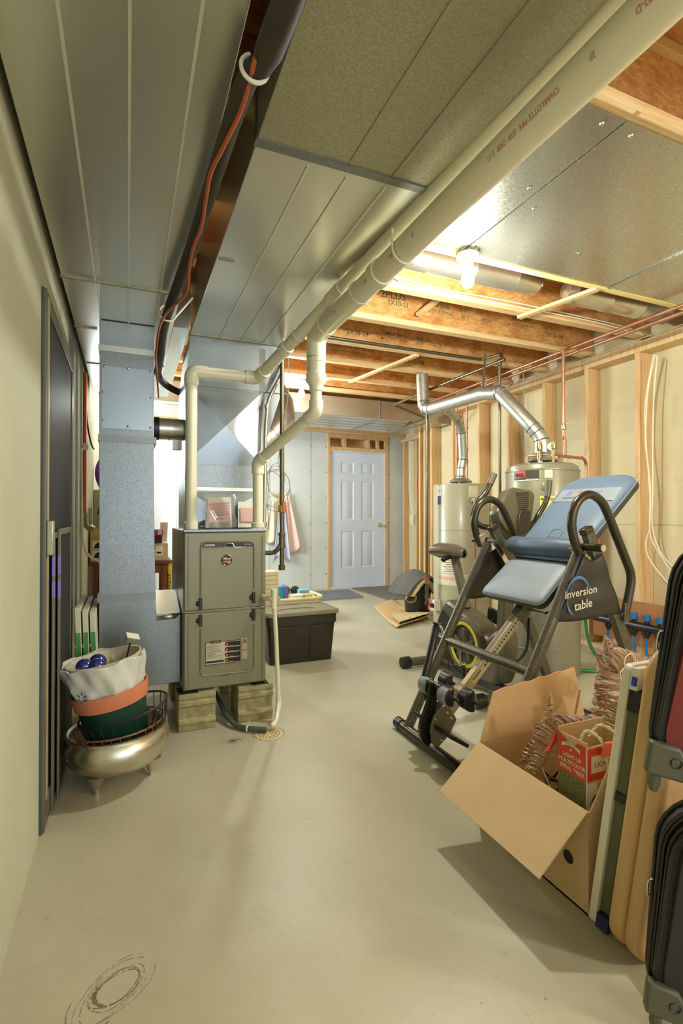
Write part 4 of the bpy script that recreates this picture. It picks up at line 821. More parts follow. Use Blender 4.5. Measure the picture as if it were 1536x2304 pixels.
# far stud bay: junction box, cables, orange tape
k = MB(); 
for i in range(4): k.tube(smooth_path([(3.985,6.80-.012*i,2.24),(3.98,6.80-.02*i,2.0),(3.98,6.79-.01*i,1.7),(3.985,6.80-.02*i,1.45),(3.985,6.74-.012*i,1.22),(3.985,6.70,1.10)],5),.004,6)
tag(k.build('cable_bundle', M_cord), 'bundle of white cables hanging to a small box in the back corner', 'cable')
bx = thing('junction_box', 'small cream junction box with a cover in the back corner stud bay', 'box', (3.98,6.66,.97)); k = MB(); k.box(3.955,4.0,6.63,6.72,.96,1.10); k.build('box_body', M_white, bx, bevel=.004); k = MB(); k.box(3.951,3.955,6.625,6.725,.955,1.105); k.build('cover', mat('cream_plate',(224,216,170),.5), bx, bevel=.002)
k = MB(); k.box(4.0,4.03,6.47,6.53,0.05,2.2); tag(k.build('white_strip', M_paper), 'tall white foam strip leaning in the recessed stud bay', 'strip')
k = MB(); k.box(3.992,3.998,6.46,6.545,1.30,1.66); tag(k.build('orange_tape', mat('orange_tape',(238,112,54),.6)), 'bright orange strip on the studs near the back corner', 'tape')
# manifold with blue knobs
mf = thing('water_manifold', 'black plumbing manifold with blue knobs on a board low on the stud wall', 'manifold', (3.45, 2.6, .1))
k = MB(); k.box(3.515,3.54,2.30,3.05,.12,.44); k.build('mounting_board', mat('brown_board',(168,112,62),.7,0,.1,4,stretch=(1,8,1)), mf)
k = MB(); k.cyl((3.46,2.35,.275),(3.46,2.98,.275),.030,20); k.cyl((3.46,2.32,.275),(3.46,2.36,.275),.034,20); k.build('manifold_body', M_blk, mf)
M_blue = mat('blue_knob',(40,110,176),.4)
for i, y in enumerate((2.44,2.54,2.64,2.75,2.86)):
    k = MB(); k.lathe([(.014,0),(.016,.02),(.012,.03)],(3.46,y,.30),(0,0,1),16); k.build('valve_stem', M_blk, mf)
    k = MB(); k.lathe([(0,0),(.024,0),(.024,.040),(.020,.044),(0,.044)],(3.46,y,.325),(0,0,1),20); k.build('blue_knob', M_blue, mf)
    k = MB(); k.lathe([(.022,0),(.022,-.03),(.014,-.034),(.014,-.05)],(3.46,y,.25),(0,0,1),16); k.build('outlet', M_blk, mf)
    k = MB(); k.tube(smooth_path([(3.46,y,.21),(3.46,y+.005,.12),(3.47,y-.01,.004)],4),.009,10); k.build('blue_tube', M_blue if i else mat('blue_grey_tube',(96,120,128),.5), mf)
k = MB(); nv = V((-.8,-.6,0)); k.lathe([(0,-.01),(.035,-.01),(.035,.008)],(3.42,2.96,.345),nv,24); k.build('gauge_case', M_blk, mf); k = MB(); k.lathe([(0,.009),(.031,.009)],(3.42,2.96,.345),nv,24); k.build('gauge_face', M_paper, mf)
k = MB(); P = [PY(1316,1385,2.95), PY(1318,1410,2.95), PY(1325,1445,2.93), PY(1345,1478,2.88), PY(1372,1500,2.82)]; P += [V((P[-1].x+.1, 2.78, .03)), V((P[-1].x+.3,2.80,.014))]; P[4].z = max(P[4].z, .02); k.tube(smooth_path(P, 6), .012, 12)
tag(k.build('garden_hose', mat('green_hose',(28,128,66),.35)), 'bright green hose dropping behind the inversion table to the floor', 'hose')
k = MB(); P = [(2.90,2.62,.013),(3.0,2.56,.013),(3.15,2.50,.013),(3.35,2.52,.013)]; k.tube(smooth_path(P,6), .012, 12); tag(k.build('garden_hose', MC['green_hose']), 'short green hose piece lying on the floor by the wide water heater', 'hose')
# ================================================================== LAMP HOLDERS + BULBS
M_bulb = mat('bulb_glow', (255,244,214), .3, emit=((255,240,200), 26))
def lamp(x, y, z, label, bulb=True):
    t = thing('lamp_holder', label, 'lamp', (x, y, z))
    k = MB(); k.lathe([(0,0),(.030,0),(.030,-.012),(.055,-.016),(.056,-.030),(.045,-.040),(.028,-.046),(.026,-.072),(.018,-.076),(0,-.076)], (x,y,z), (0,0,1), 32); k.build('porcelain_base', M_white, t)
    k = MB(); k.lathe([(0,-.076),(.016,-.076),(.016,-.092),(.022,-.106),(.031,-.128),(.033,-.148),(.027,-.168),(.014,-.179),(0,-.182)], (x,y,z), (0,0,1), 28); k.build('light_bulb', M_bulb, t, label='glowing round bulb')
    return t
lamp(1.574, 2.105, 2.412, 'lit bare bulb in a white porcelain holder on the ceiling at centre right')
lamp(1.56, 4.72, 2.415, 'lit bare bulb farther back, half hidden behind the furnace pipes')
k = MB(); k.box(1.30,1.80,4.55,4.90,2.4135,2.418); tag(k.build('white_backing', M_paper), 'pale board above the far bulb behind the furnace', 'board')
# ================================================================== INVERSION TABLE
M_gun = mat('gunmetal_speckle', (112,106,86), 0.38, .55, kind='voronoi', scale=320, col2=(76,72,58), rvar=.05)
M_gund = mat('dark_bronze_tube', (66,60,44), 0.28, .5, .08)
M_pad = mat('blue_pad', (96,114,134), 0.5, 0, .04, 4, bump=.02, bscale=12)
M_padg = mat('grey_pad', (134,142,148), 0.5, 0, .02, 4)
M_padd = mat('dark_pad_side', (48,52,50), 0.5)
M_nyl = mat('black_nylon', (46,42,30), 0.5, 0, .1, 12, bump=.25, bscale=9)
M_silver = mat('silver_paint', (170,164,140), .32, .6, .03)
it = thing('inversion_table', 'inversion table with blue padded bed, dark arched handles and black side cloths', 'exercise table', (1.75, 1.9, 0))
YL, YR, YC = 2.20, 1.60, 1.90
hg = (1.77, .945)
for nm, Y in (('front_leg', YL), ('front_leg', YR)):
    k = MB(); k.tube([(1.278,Y,.03),(1.765,Y,.935)], .024, 16); k.build(nm, M_gun, it)
for Y in (YL, YR):
    k = MB(); k.bar((1.805,Y-.0,1.03),(2.25,Y,.03), .05, .035, (0,1,0)); k.build('rear_leg', M_gun, it, bevel=.006)
    k = MB(); k.bar((1.80,Y,1.033),(1.812,Y,1.006), .052, .038, (0,1,0)); k.build('end_cap', M_gund, it, bevel=.006)
for x, lb in ((1.278, None), (2.25, None)):
    k = MB(); k.cyl((x,YR-.10,.027),(x,YL+.10,.027), .026, 18); bb = k.build('base_bar', M_gund, it)
    for y, s in ((YR-.10,-1),(YL+.10,1)): k = MB(); k.cyl((x,y,.029),(x,y-s*.05,.029), .0285, 18); k.build('foot_cap', M_blk, bb)
cA = PY(1006, 1440, YL); cB = PY(1198, 1522, YR)
k = MB(); k.tube([(1.508,YL,.447),(1.508,YR,.447)], .022, 16); k.build('crossbar', M_gun, it)
arch = fillet([(1.745,0,.93),(1.70,0,1.00),(1.700,0,1.10),(1.76,0,1.165),(1.85,0,1.165),(1.93,0,1.06),(2.055,0,.83),(2.012,0,.655)], .07, 6)
for Y, s in ((YL, 1), (YR, -1)):
    pts = [V((p.x, Y+s*.022, p.z)) for p in smooth_path([V((1.742,0,.925)),V((1.712,0,.985)),V((1.700,0,1.06)),V((1.728,0,1.135)),V((1.795,0,1.172)),V((1.865,0,1.148)),V((1.912,0,1.085)),V((1.96,0,.995))], 5)]
    pts += [V((p.x, Y+s*.022, p.z)) for p in fillet([(1.96,0,.995),(2.058,0,.815),(2.012,0,.655)], .05, 5)[1:]]
    k = MB(); k.tube(pts, .0185, 16); ah = k.build('arched_handle', M_gund, it)
    k = MB(); k.bar((2.015,Y+s*.03,.70),(2.005,Y+s*.03,.62), .034, .010, (0,1,0)); k.lathe([(0,-.006),(.009,-.005),(.011,0)],(2.008,Y+s*.036,.64),(0,-s,0) if False else (0,-s*-1,0),12); k.build('handle_bracket', M_gun, ah, bevel=.003)
    k = MB(); k.bar((1.735,Y+s*.01,.985),(1.765,Y+s*.01,.905), .045, .02, (0,1,0)); k.build('hinge_plate', M_silver, it, bevel=.004)
    k = MB(); k.cyl((1.768,Y,.952),(1.768,Y+s*.115,.952), .0165, 18); pg = k.build('side_peg', M_gund, it); k = MB(); k.cyl((1.768,Y+s*.112,.952),(1.768,Y+s*.118,.952), .0145, 18); k.build('peg_cap', M_chrome, pg)
    k = MB(); k.lathe([(0,-.004),(.012,-.004),(.014,0)],(1.80,Y+s*.022,.90),(0,-s*-1,0),14); k.build('bolt', M_brass, it)
    # swing arm from hinge to pad
    yi = Y-s*.045
    k = MB(); k.bar((1.775,yi,.945),(1.815,yi,.90), .028, .006, (0,1,0)); k.bar((1.81,yi,.905),(1.86,yi,.835), .028, .006, (0,1,0)); k.cyl((1.768,Y,.95),(1.768,yi-s*.006,.95), .012, 14); k.build('swing_arm', M_chrome, it, bevel=.002)
    # side cloth
    def cl(u, v, Y=Y, s=s):
        zt = .925-.03*math.sin(math.pi*u); zb = .650-.006*math.sin(6*u)
        xl = 1.757+(1.616-1.757)*v; xr = 1.862+(1.992-1.862)*v
        return V((xl+(xr-xl)*u, Y+s*(.026+.004*math.sin(7*u+4*v)+.004*math.sin(11*v)), zt+(zb-zt)*v))
    k = MB(); k.grid(cl, 15, 15); ct = k.build('side_cloth', M_nyl, it, solid=.002)
    k = MB()
    for i in range(9):
        t_ = (i+.5)/9; p = V((1.757+(1.616-1.757)*t_, Y+s*.006, .925+(.65-.925)*t_)); k.bar(p+V((-.024,-s*.02,-.004)), p+V((.012,s*.024,.002)), .003, .003)
    k.tube([(1.765,Y,.93),(1.621,Y,.66)], .0262, 14); k.build('lacing', M_nyl, ct)
# lettering on the near side cloth (faces -y)
Yt = YR-.034
M_let = mat('cloth_letter_white', (210,204,186), .7); M_swb = mat('cloth_blue', (74,112,164), .6)
text('inversion', .047, (1.648, Yt, .742), (1,0,.10), (.0,0,1), M_let, it, shear=.0, bold=.012, wscale=1.05); text('table', .052, (1.700, Yt, .690), (1,0,.13), (0,0,1), M_let, it, bold=.012)
def arcband(c, rx, rz, a0, a1, w0, w1, y, m, par, n=24):
    k = MB(); vs = []
    for i in range(n+1):
        t = i/n; a = R(a0+(a1-a0)*t); w_ = w0+(w1-w0)*t if w0 != 0 else w1*math.sin(math.pi*t)+.0008
        d = V((math.cos(a)*rx, 0, math.sin(a)*rz)); dn = d.normalized(); vs += [V(c)+d-dn*w_/2+V((0,y,0)), V(c)+d+dn*w_/2+V((0,y,0))]
    k.add(vs, [(2*i,2*i+2,2*i+3,2*i+1) for i in range(n)]); return k.build('swoosh', m, par)
arcband((1.725,0,.745), .066, .082, 165, 18, 0, .013, Yt, M_swb, it); arcband((1.725,0,.745), .066, .082, 190, 245, 0, .010, Yt, M_swb, it)
# bed: local frame: origin at fold, u = up the back, n = normal (towards camera/up)
def pad(name, p0, p1, w0, w1, th, par, m, r=.04, top_round=None, yc=YC, side=M_padd, puff=.012):
    p0 = V((p0[0], yc, p0[1])); p1 = V((p1[0], yc, p1[1])); u = (p1-p0); L_ = u.length; u.normalize(); w_ = V((0,1,0)); nrm = u.cross(w_)*-1
    if nrm.z < 0: nrm = -nrm
    out = []
    def halfw(t): return (w0+(w1-w0)*t)/2
    N = 8
    pts = []
    rt = top_round or r
    for i in range(N+1): a = R(-90+90*i/N); pts.append((L_-rt+rt*math.sin(a+R(90)) if False else None))
    poly = []
    for (sx, sy, a0) in ((1,1,0),(-1,1,90),(-1,-1,180),(1,-1,270)):   # x: along u, y: along width
        rr = rt if sx > 0 else r; hw = halfw(1 if sx > 0 else 0); ry = min(rr*1.6 if sx > 0 else rr, hw)
        for i in range(N+1): a = R(a0+90*i/N); poly.append(((L_-rr if sx > 0 else rr)+math.cos(a)*rr, sy*(hw-ry)+math.sin(a)*ry))
    cx_ = L_/2; base = []; rim = []; top = []; 
    def P(x, y, h): return p0+u*x+w_*y+nrm*h
    k = MB(); n_ = len(poly); vs = []
    lv = [(1.0, 0.0), (1.0, th*.75), (.985, th*.93), (.955, th+puff*.2), (.90, th+puff*.6), (.7, th+puff*.95), (.35, th+puff*1.05)]
    for s_, h in lv:
        for (x, y) in poly: vs.append(P(cx_+(x-cx_)*(s_ if s_ < .96 else 1-(1-s_)), y*s_, h))
    fs = [tuple(range(n_-1, -1, -1))]
    for l in range(len(lv)-1):
        for i in range(n_): j = (i+1) % n_; fs.append((l*n_+i, l*n_+j, (l+1)*n_+j, (l+1)*n_+i))
    fs.append(tuple((len(lv)-1)*n_+i for i in range(n_)))
    k.add(vs, fs); o = k.build(name, [m, side], par)
    for p in o.data.polygons:
        c = p.center; 
    # side faces get the dark border material
    q0 = V(o['_o']); 
    for p in o.data.polygons:
        hh = (p.center+q0-p0).dot(nrm)
        if hh < th*.62: p.material_index = 1
    k = MB(); k.tube([P(x, y, th*.78) for x, y in poly], .0022, 6, closed=True); k.build('piping', mat('light_piping',(150,156,152),.5), o)
    return o, P, L_
seat, Ps, Ls = pad('seat_pad', (1.665,.672), (1.865,.842), .41, .40, .036, it, M_padg, .035)
back, Pb, Lb = pad('backrest_pad', (1.862,.856), (2.292,1.268), .40, .44, .036, it, M_pad, .03, top_round=.085)
# grey band and print on the backrest
def bandgrid(x0, x1, hw, h, m, name, par):
    k = MB(); k.grid(lambda a_, b_: Pb(x0+(x1-x0)*a_, -hw+2*hw*b_, h-.0135*max(0,(abs(2*b_-1)-.8)/.2)**2), 6, 15); return k.build(name, m, par)
HB = .036+.0138
gbn = bandgrid(.385, .478, .203, HB, M_padg, 'grey_band', back)
um = (Pb(1,0,0)-Pb(0,0,0)).normalized(); M_pur = mat('logo_purple', (128,108,170), .6)
text('IR', .040, Pb(.432, .130, HB), (0,-1,0), um, M_pur, back, bold=.04, shear=.3, wscale=1.0); text('NMAN', .040, Pb(.432, .040, HB), (0,-1,0), um, M_pur, back, bold=.04, shear=.3, wscale=1.0)
k = MB(); k.lathe([(0,.001),(.014,.001)], Pb(.462, .055, HB+.0), Pb(0,0,1)-Pb(0,0,0), 20); k.build('logo_dot', mat('logo_orange',(222,110,84),.6), back)
text('MEMORY FOAM', .024, Pb(.402, .135, HB), (0,-1,0), um, M_ink, back, shear=.3, wscale=1.1)
k = MB(); k.tube([Pb(.05,.045,HB+.001),Pb(.17,.035,HB+.001),Pb(.185,0,HB+.001),Pb(.17,-.035,HB+.001),Pb(.05,-.045,HB+.001)], .0015, 6); k.tube([Pb(.13,.038,HB+.001),Pb(.13,-.038,HB+.001)], .001, 6); k.build('stitched_outline', MC['light_piping'], back)
# lumbar roll
k = MB(); pc0, pc1 = V((1.885,1.685,.925)), V((1.885,2.115,.925)); c1_ = Pb(.045, 0, .062)
k.tube([V((c1_.x,1.675,c1_.z)),V((c1_.x,1.682,c1_.z)),V((c1_.x,1.70,c1_.z)),V((c1_.x,2.09,c1_.z)),V((c1_.x,2.112,c1_.z)),V((c1_.x,2.12,c1_.z))], [.012,.036,.046,.046,.036,.012], 24); k.build('lumbar_pillow', mat('pillow_blue',(76,92,108),.5,0,.04,4,bump=.08,bscale=14), it)
# bed frame + boom
k = MB(); k.box(1.72,1.90,YC-.17,YC-.145,.69,.70); 
k = MB()
for y in (YC-.14, YC+.14): k.bar(V((1.70,y,.678)), V((2.20,y,1.14)), .022, .022, (0,1,0))
k.build('bed_frame', M_blkm, it)
b0, b1 = V((1.285,YC,.195)), V((1.735,YC,.640)); bd = (b1-b0).normalized(); bn = V((-bd.z,0,bd.x))
if bn.z < 0: bn = -bn
k = MB(); k.bar(b0, b1, .045, .035, (0,1,0)); bm_ = k.build('height_boom', M_silver, it, bevel=.003, label='silver height adjustment beam with scale and holes')
k = MB()
for i in range(16):
    c = b0+bd*(.30+.019*i); k.lathe([(0,-.0006),(.0045,-.0006)], c+V((0,-.0178,0)), (0,1,0), 12)
k.build('adjustment_holes', M_ink, bm_)
k = MB(); q = b0+bd*.27+bn*.0232; k.slab([q+V((0,-.010,0)), q+V((0,.010,0)), q+bd*.33+V((0,.010,0)), q+bd*.33+V((0,-.010,0))], .0004); k.build('height_scale', mat('scale_brown',(112,92,78),.5), bm_)
k = MB()
for i in range(22): q = b0+bd*(.27+.015*i)+bn*.0242; k.bar(q+V((0,-.010,0)), q+V((0,.010,0)), .001, .0004)
k.build('scale_lines', M_paper, bm_)
k = MB(); 
for s0 in (.07, .165): q = b0+bd*s0+bn*.0234; k.slab([q+V((0,-.013,0)), q+V((0,.013,0)), q+bd*.085+V((0,.013,0)), q+bd*.085+V((0,-.013,0))], .0004)
k.build('warning_sticker', mat('sticker_peach',(216,178,142),.6), bm_)
k = MB(); q = b0+bd*.20+V((0,-.0180,0))-bn*.015; k.slab([q, q+bd*.09, q+bd*.09+bn*.03, q+bn*.03], .0004); k.build('warning_sticker', mat('sticker_cream',(204,196,148),.6), bm_); text('WARNING', .012, q+V((0,-.001,0))+bn*.016+bd*.01, bd, bn, M_ink, bm_, bold=.03)
k = MB(); k.bar(b1-bd*.06, b1+bd*.05, .058, .046, (0,1,0)); k.build('boom_socket', M_gun, it, bevel=.004)
k = MB(); k.tube([b1+V((.02,-.02,.0)), b1+V((.03,-.11,-.005))], .006, 10); kp = k.build('pull_pin', M_chrome, it); k = MB(); k.sphere(b1+V((.03,-.125,-.006)), .015, 14); k.build('pin_knob', M_chrome, kp)
# ankle assembly
k = MB(); foot = [(1.305,.235),(1.335,.19),(1.30,.13),(1.245,.088),(1.222,.082),(1.205,.115),(1.200,.165),(1.215,.215),(1.245,.25),(1.28,.262)]
k.prism([(x,YC-.030,z) for x,z in foot], (0,.006,0)); k.prism([(x,YC+.024,z) for x,z in foot], (0,.006,0)); fp = k.build('side_plate', mat('plate_grey',(126,120,98),.36,.5,.03), it, bevel=.0015)
for (x,z) in ((1.285,.225),(1.305,.20),(1.225,.205),(1.262,.15),(1.255,.112)): k = MB(); k.lathe([(0,-.005),(.005,-.004),(.007,0)],(x,YC-.030,z),(0,1,0),12); k.build('bolt', M_chrome, fp)
k = MB(); P = smooth_path([(1.215,YC,.10),(1.188,YC,.13),(1.186,YC,.18),(1.205,YC,.225),(1.222,YC,.27),(1.236,YC,.335),(1.240,YC,.352)],4); 
for i in range(len(P)-1): k.bar(P[i], P[i+1]+(P[i+1]-P[i])*.15, .044, .020, (0,1,0))
k.build('ankle_lever', M_blk, it)
k = MB(); k.bar((1.205,YC-.10,.183),(1.205,YC+.10,.183),.0001,.0001)
for s in (-1, 1):
    k = MB(); k.prism([(1.235,YC+s*.032,.190),(1.262,YC+s*.032,.182),(1.285,YC+s*.135,.150),(1.255,YC+s*.135,.165)] if False else [(1.215,YC+s*.03,.172),(1.215,YC+s*.15,.172),(1.305,YC+s*.15,.117),(1.305,YC+s*.03,.117)], (.008,0,.014)); k.build('foot_platform', M_blk, it, bevel=.003)
    k = MB(); k.prism([(1.218,YC+s*.034,.170),(1.218,YC+s*.12,.166),(1.27,YC+s*.034,.125)], (.002,0,-.004)); k.build('platform_gusset', M_gun, it)
def roller(c, s, r, m2, label=None, flip=1):
    # curved half-shell ankle pad around a rod along y
    L_ = .062; N = 16; k = MB(); k.prism([(c[0]-flip*r*math.cos(R(-100+200*i/18)), c[1], c[2]+r*math.sin(R(-100+200*i/18))) for i in range(19)], (0, s*L_, 0)); o = k.build('ankle_roller', M_blk, it, label=label, bevel=.007, seg=3)
    k = MB()
    k.grid(lambda u, v: V((c[0]-flip*r*math.cos(R(-100+200*u))*(1 if abs(2*v-1) < .85 else .9), c[1]+s*(L_*(v)), c[2]+r*math.sin(R(-100+200*u))*(1 if abs(2*v-1) < .85 else .9))), N, 7)
    if m2:
        k = MB(); k.grid(lambda u, v: V((c[0]-flip*(r+.0025)*math.cos(R(-55+110*u)), c[1]+s*(.002+(L_-.004)*v), c[2]+(r+.0025)*math.sin(R(-55+110*u)))), N, 2); k.build('grey_shell', M_padg, o, solid=.003)
    k = MB(); k.cyl((c[0],c[1]-s*.03,c[2]), (c[0],c[1]+s*(L_+.03),c[2]), .0075, 12); k.build('rod', M_chrome, o); k = MB(); k.sphere((c[0],c[1]+s*(L_+.03),c[2]), .0095, 12); k.build('rod_tip', M_blk, o)
    k = MB(); k.box(c[0]-r*.55, c[0]+r*.2, c[1]+s*.055, c[1]+s*.060, c[2]-r*.55, c[2]+r*.55); k.build('core', M_silver, o)
roller((1.262,YC+.045,.318), 1, .040, True); roller((1.262,YC-.045,.318), -1, .040, True)
roller((1.36,YC+.04,.325), 1, .040, False); roller((1.345,YC-.075,.300), -1, .046, False)
k = MB(); k.tube([(1.345,YC-.09,.300),(1.345,YC+.06,.31)], .010, 12); k.build('roller_axle', M_chrome, it)
k = MB(); k.tube([(1.240,YC-.05,.345),(1.240,YC+.05,.345)], .0125, 14); k.build('roller_axle', M_gund, it)
# long ankle release handle
k = MB(); g0_, g1_ = V((1.248,2.00,.325)), V((1.352,2.05,.575)); k.tube([V((1.235,1.96,.26)), g0_], .010, 12); k.tube([g0_, g0_+(g1_-g0_)*.02, g1_-(g1_-g0_)*.06, g1_-(g1_-g0_)*.02], [.012,.0165,.0175,.010], 16)
k.lathe([(0,.004),(.024,.002),(.026,-.003),(.010,-.008)], g1_, (0.2,0,1), 20); k.build('release_handle', M_blk, it)
k = MB(); k.tube(smooth_path([(1.75,1.88,.60),(1.70,1.84,.47),(1.62,1.83,.42),(1.56,1.85,.45)],6), .006, 8); k.build('tether_strap', M_blkm, it)
k = MB(); k.bar((2.13,YR-.020,.30),(2.18,YR-.020,.19),.045,.001,(0,1,0)); k.build('white_label', M_label, it)

# ================================================================== EXERCISE BIKE (behind the inversion table)
M_bike = mat('bike_grey', (98,92,72), 0.38, .25, .03, 4, coat=.1); M_biked = mat('bike_dark', (52,48,36), .4, .2)
BX = 2.08
bk = thing('exercise_bike', 'dark grey upright exercise bike with yellow ringed flywheel and saddle', 'bike', (BX, 2.75, 0))
for y, nm in ((3.17, 'rear_stabiliser'), (2.345, 'front_stabiliser')):
    k = MB(); k.cyl((BX-.22,y,.040),(BX+.24,y,.040), .030, 20); sb = k.build(nm, M_bike, bk)
    for s in (-1, 1): k = MB(); k.cyl((BX+s*.22,y,.042),(BX+s*.285,y,.042), .040, 20); k.build('end_cap', M_blk, sb, bevel=.004)
k = MB(); k.bar((BX-.03,3.17,.055),(BX-.03,2.345,.055), .06, .045); k.build('floor_beam', M_biked, bk, bevel=.006)
prof = [(3.10,.09),(3.085,.22),(3.05,.36),(2.985,.475),(2.93,.515),(2.86,.50),(2.80,.47),(2.70,.445),(2.62,.41),(2.56,.36),(2.50,.355),(2.44,.40),(2.40,.40),(2.385,.30),(2.40,.15),(2.44,.07),(2.75,.05)]
k = MB(); k.prism([(BX-.075,y,z) for y,z in prof], (.15,0,0)); sh = k.build('shroud', M_bike, bk, bevel=.028, seg=4)
k = MB(); pr2 = [(3.06,.12),(3.05,.24),(3.02,.36),(2.97,.44),(2.90,.40),(2.84,.18),(2.85,.10)]; k.prism([(BX-.079,y,z) for y,z in pr2], (.003,0,0)); k.build('dark_inset', M_biked, sh)
fy, fz = 2.70, .262
k = MB(); k.lathe([(0,-.004),(.120,-.004),(.123,0),(.123,-.03)], (BX-.088,fy,fz), (-1,0,0), 48); k.lathe([(.149,0),(.158,.012),(.166,.010),(.168,-.03)], (BX-.095,fy,fz), (-1,0,0), 48); fw = k.build('flywheel', M_bike, bk)
k = MB(); k.lathe([(.124,.003),(.1265,.008),(.146,.008),(.149,.003)], (BX-.095,fy,fz), (-1,0,0), 56); k.build('yellow_ring', mat('ring_yellow',(214,196,62),.4), fw)
k = MB(); c = V((BX-.102,fy,fz))
for i in range(5):
    a = R(90+72*i); d = V((0,math.cos(a),math.sin(a))); e = V((0,-math.sin(a),math.cos(a)))
    k.prism([c+d*.022-e*.010, c+d*.10-e*.016, c+d*.105, c+d*.10+e*.016, c+d*.022+e*.010], (-.004,0,0))
k.build('spokes', M_bike, fw, bevel=.002); k = MB(); k.cyl(c, c-V((.014,0,0)), .020, 20); k.build('hub', M_blk, fw)
k = MB(); k.bar(c+V((-.016,0,.0)), c+V((-.02,.01,-.155)), .016, .008, (1,0,0)); k.build('crank_arm', M_chrome, bk)
k = MB(); k.bar(c+V((-.03,.065,-.175)), c+V((-.03,-.05,-.160)), .085, .022, (1,0,0)); k.build('pedal', M_blk, bk, bevel=.006)
k = MB(); k.tube(smooth_path([c+V((-.06,.06,-.17)),c+V((-.10,.02,-.10)),c+V((-.08,-.04,-.13)),c+V((-.05,-.05,-.16))],5), .004, 6); k.build('pedal_strap', M_blkm, bk)
k = MB(); k.bar(V((BX+.10,fy,fz)), V((BX+.12,fy-.02,fz+.16)), .016, .008, (1,0,0)); k.build('crank_arm', M_chrome, bk); k = MB(); k.bar(V((BX+.13,fy-.07,fz+.16)), V((BX+.13,fy+.04,fz+.175)), .09, .025, (1,0,0)); k.build('pedal', M_blk, bk, bevel=.006)
k = MB(); p0, p1 = V((BX,2.80,.47)), V((BX,2.935,.80)); k.bar(p0, p1, .042, .046, (1,0,0)); sp = k.build('seat_post', M_bike, bk, bevel=.004)
k = MB()
for i in range(5): q = p0+(p1-p0)*(.10+.09*i); k.lathe([(0,.0005),(.005,.0005)], q+V((-.0235,0,0)), (-1,0,0), 10)
k.build('post_holes', M_ink, sp)
k = MB(); k.cyl((BX-.02,2.94,.80),(BX-.06,2.96,.785), .010, 12); k.sphere((BX-.07,2.965,.785), .020, 14); k.build('knob', M_blk, sp)
# saddle: nose towards the handlebars (-y)
def sad(u, v):
    t = v; y = 3.09-.265*t; wv = (.105*(1-t)**.7+.022)*(1 if t > .04 else .75) if t < .97 else .014; a = 2*math.pi*u
    zc = .835+.012*math.sin(math.pi*t)-.010*t; hh = .058*(1-.40*t)
    return V((BX+wv*math.cos(a), y, zc+hh*math.sin(a)*(1 if math.sin(a) > 0 else .75)))
k = MB(); k.grid(sad, 28, 22, True); k.sphere((BX,3.085,.836), .04, 16, (2.2,.75,1.3)); k.build('saddle', mat('saddle_grey',(98,90,72),.3,0,.03,coat=.3), bk)
k = MB(); k.box(BX-.03,BX+.03,2.90,3.02,.795,.812); k.build('saddle_clamp', M_blk, bk)
# mast, console and handlebars
k = MB(); k.bar((BX,2.44,.36),(BX-.01,2.37,1.00), .06, .075, (1,0,0)); k.build('mast', M_bike, bk, bevel=.008)
cn = [(-.165,-.03),(-.175,.03),(-.055,.160),(.0,.175),(.145,.160),(.165,.130),(.100,-.03),(.045,-.125),(-.065,-.130),(-.14,-.075)]
cc = V((BX+.0,2.34,1.075)); ex = V((1,.12,0)).normalized(); ez = V((0,.22,1)).normalized(); en = ex.cross(ez)
if en.y > 0: en = -en
k = MB(); k.prism([cc+ex*x+ez*z-en*.04 for x, z in cn], en*.075); cs = k.build('console', M_bike, bk, bevel=.016, seg=3)
k = MB(); k.prism([cc+ex*x+ez*z+en*.036 for x, z in ((.0,.03),(.085,.03),(.045,-.10),(-.045,-.11),(-.03,-.03))], en*.012); k.build('lower_cover', M_biked, cs, bevel=.004)
k = MB(); 
for i in range(9):
    z = .135-.0125*i; k.bar(cc+ex*(-.005)+ez*z+en*.0365, cc+ex*(.105-.004*i)+ez*(z+.006)+en*.0365, .004, .002, en)
k.build('speaker_slots', M_ink, cs)
k = MB(); k.cyl(cc+V((-.10,0,-.055)), cc+V((.12,0,-.055)), .036, 20); k.build('handlebar_clamp', M_blk, bk, bevel=.006)
def hb(pts, r=.0165):
    k = MB(); k.tube(smooth_path(pts, 6), r, 14); return k.build('handlebar', M_gund, bk)
hL = [cc+V((-.02,0,-.055)), V((1.90,2.35,1.018)), V((1.835,2.36,1.035)), V((1.805,2.37,1.09)), V((1.835,2.36,1.165)), V((1.885,2.36,1.215)), V((1.925,2.36,1.285)), V((1.945,2.36,1.325))]
hR = [cc+V((.04,0,-.055)), V((2.17,2.35,1.018)), V((2.235,2.36,1.035)), V((2.285,2.37,1.09)), V((2.325,2.36,1.155)), V((2.348,2.36,1.22)), V((2.360,2.36,1.30))]
hb(hL); hb(hR)
for P_ in (hL, hR):
    k = MB(); q = smooth_path(P_, 6)[-9:]; k.tube(q, .0195, 14); k.build('hand_grip', M_bike, bk)
k = MB(); 
a0 = V((BX-.0795, 2.995, .285)); k.lathe([(.034,.0),(.038,.001),(.042,0)], a0, (-1,0,0), 32); k.lathe([(.020,.0),(.022,.001),(.024,0)], a0, (-1,0,0), 32); k.build('round_emblem', M_paper, sh)
text("GOLD'S", .014, a0+V((-.002,.026,.026)), (0,-1,0), (0,0,1), M_paper, sh); text("GYM", .014, a0+V((-.002,.016,-.035)), (0,-1,0), (0,0,1), M_paper, sh)
text("300 Ci", .028, V((BX-.081,3.03,.165)), (0,-1,-.2), (0,0,1), MC['ring_yellow'], sh, bold=.03)
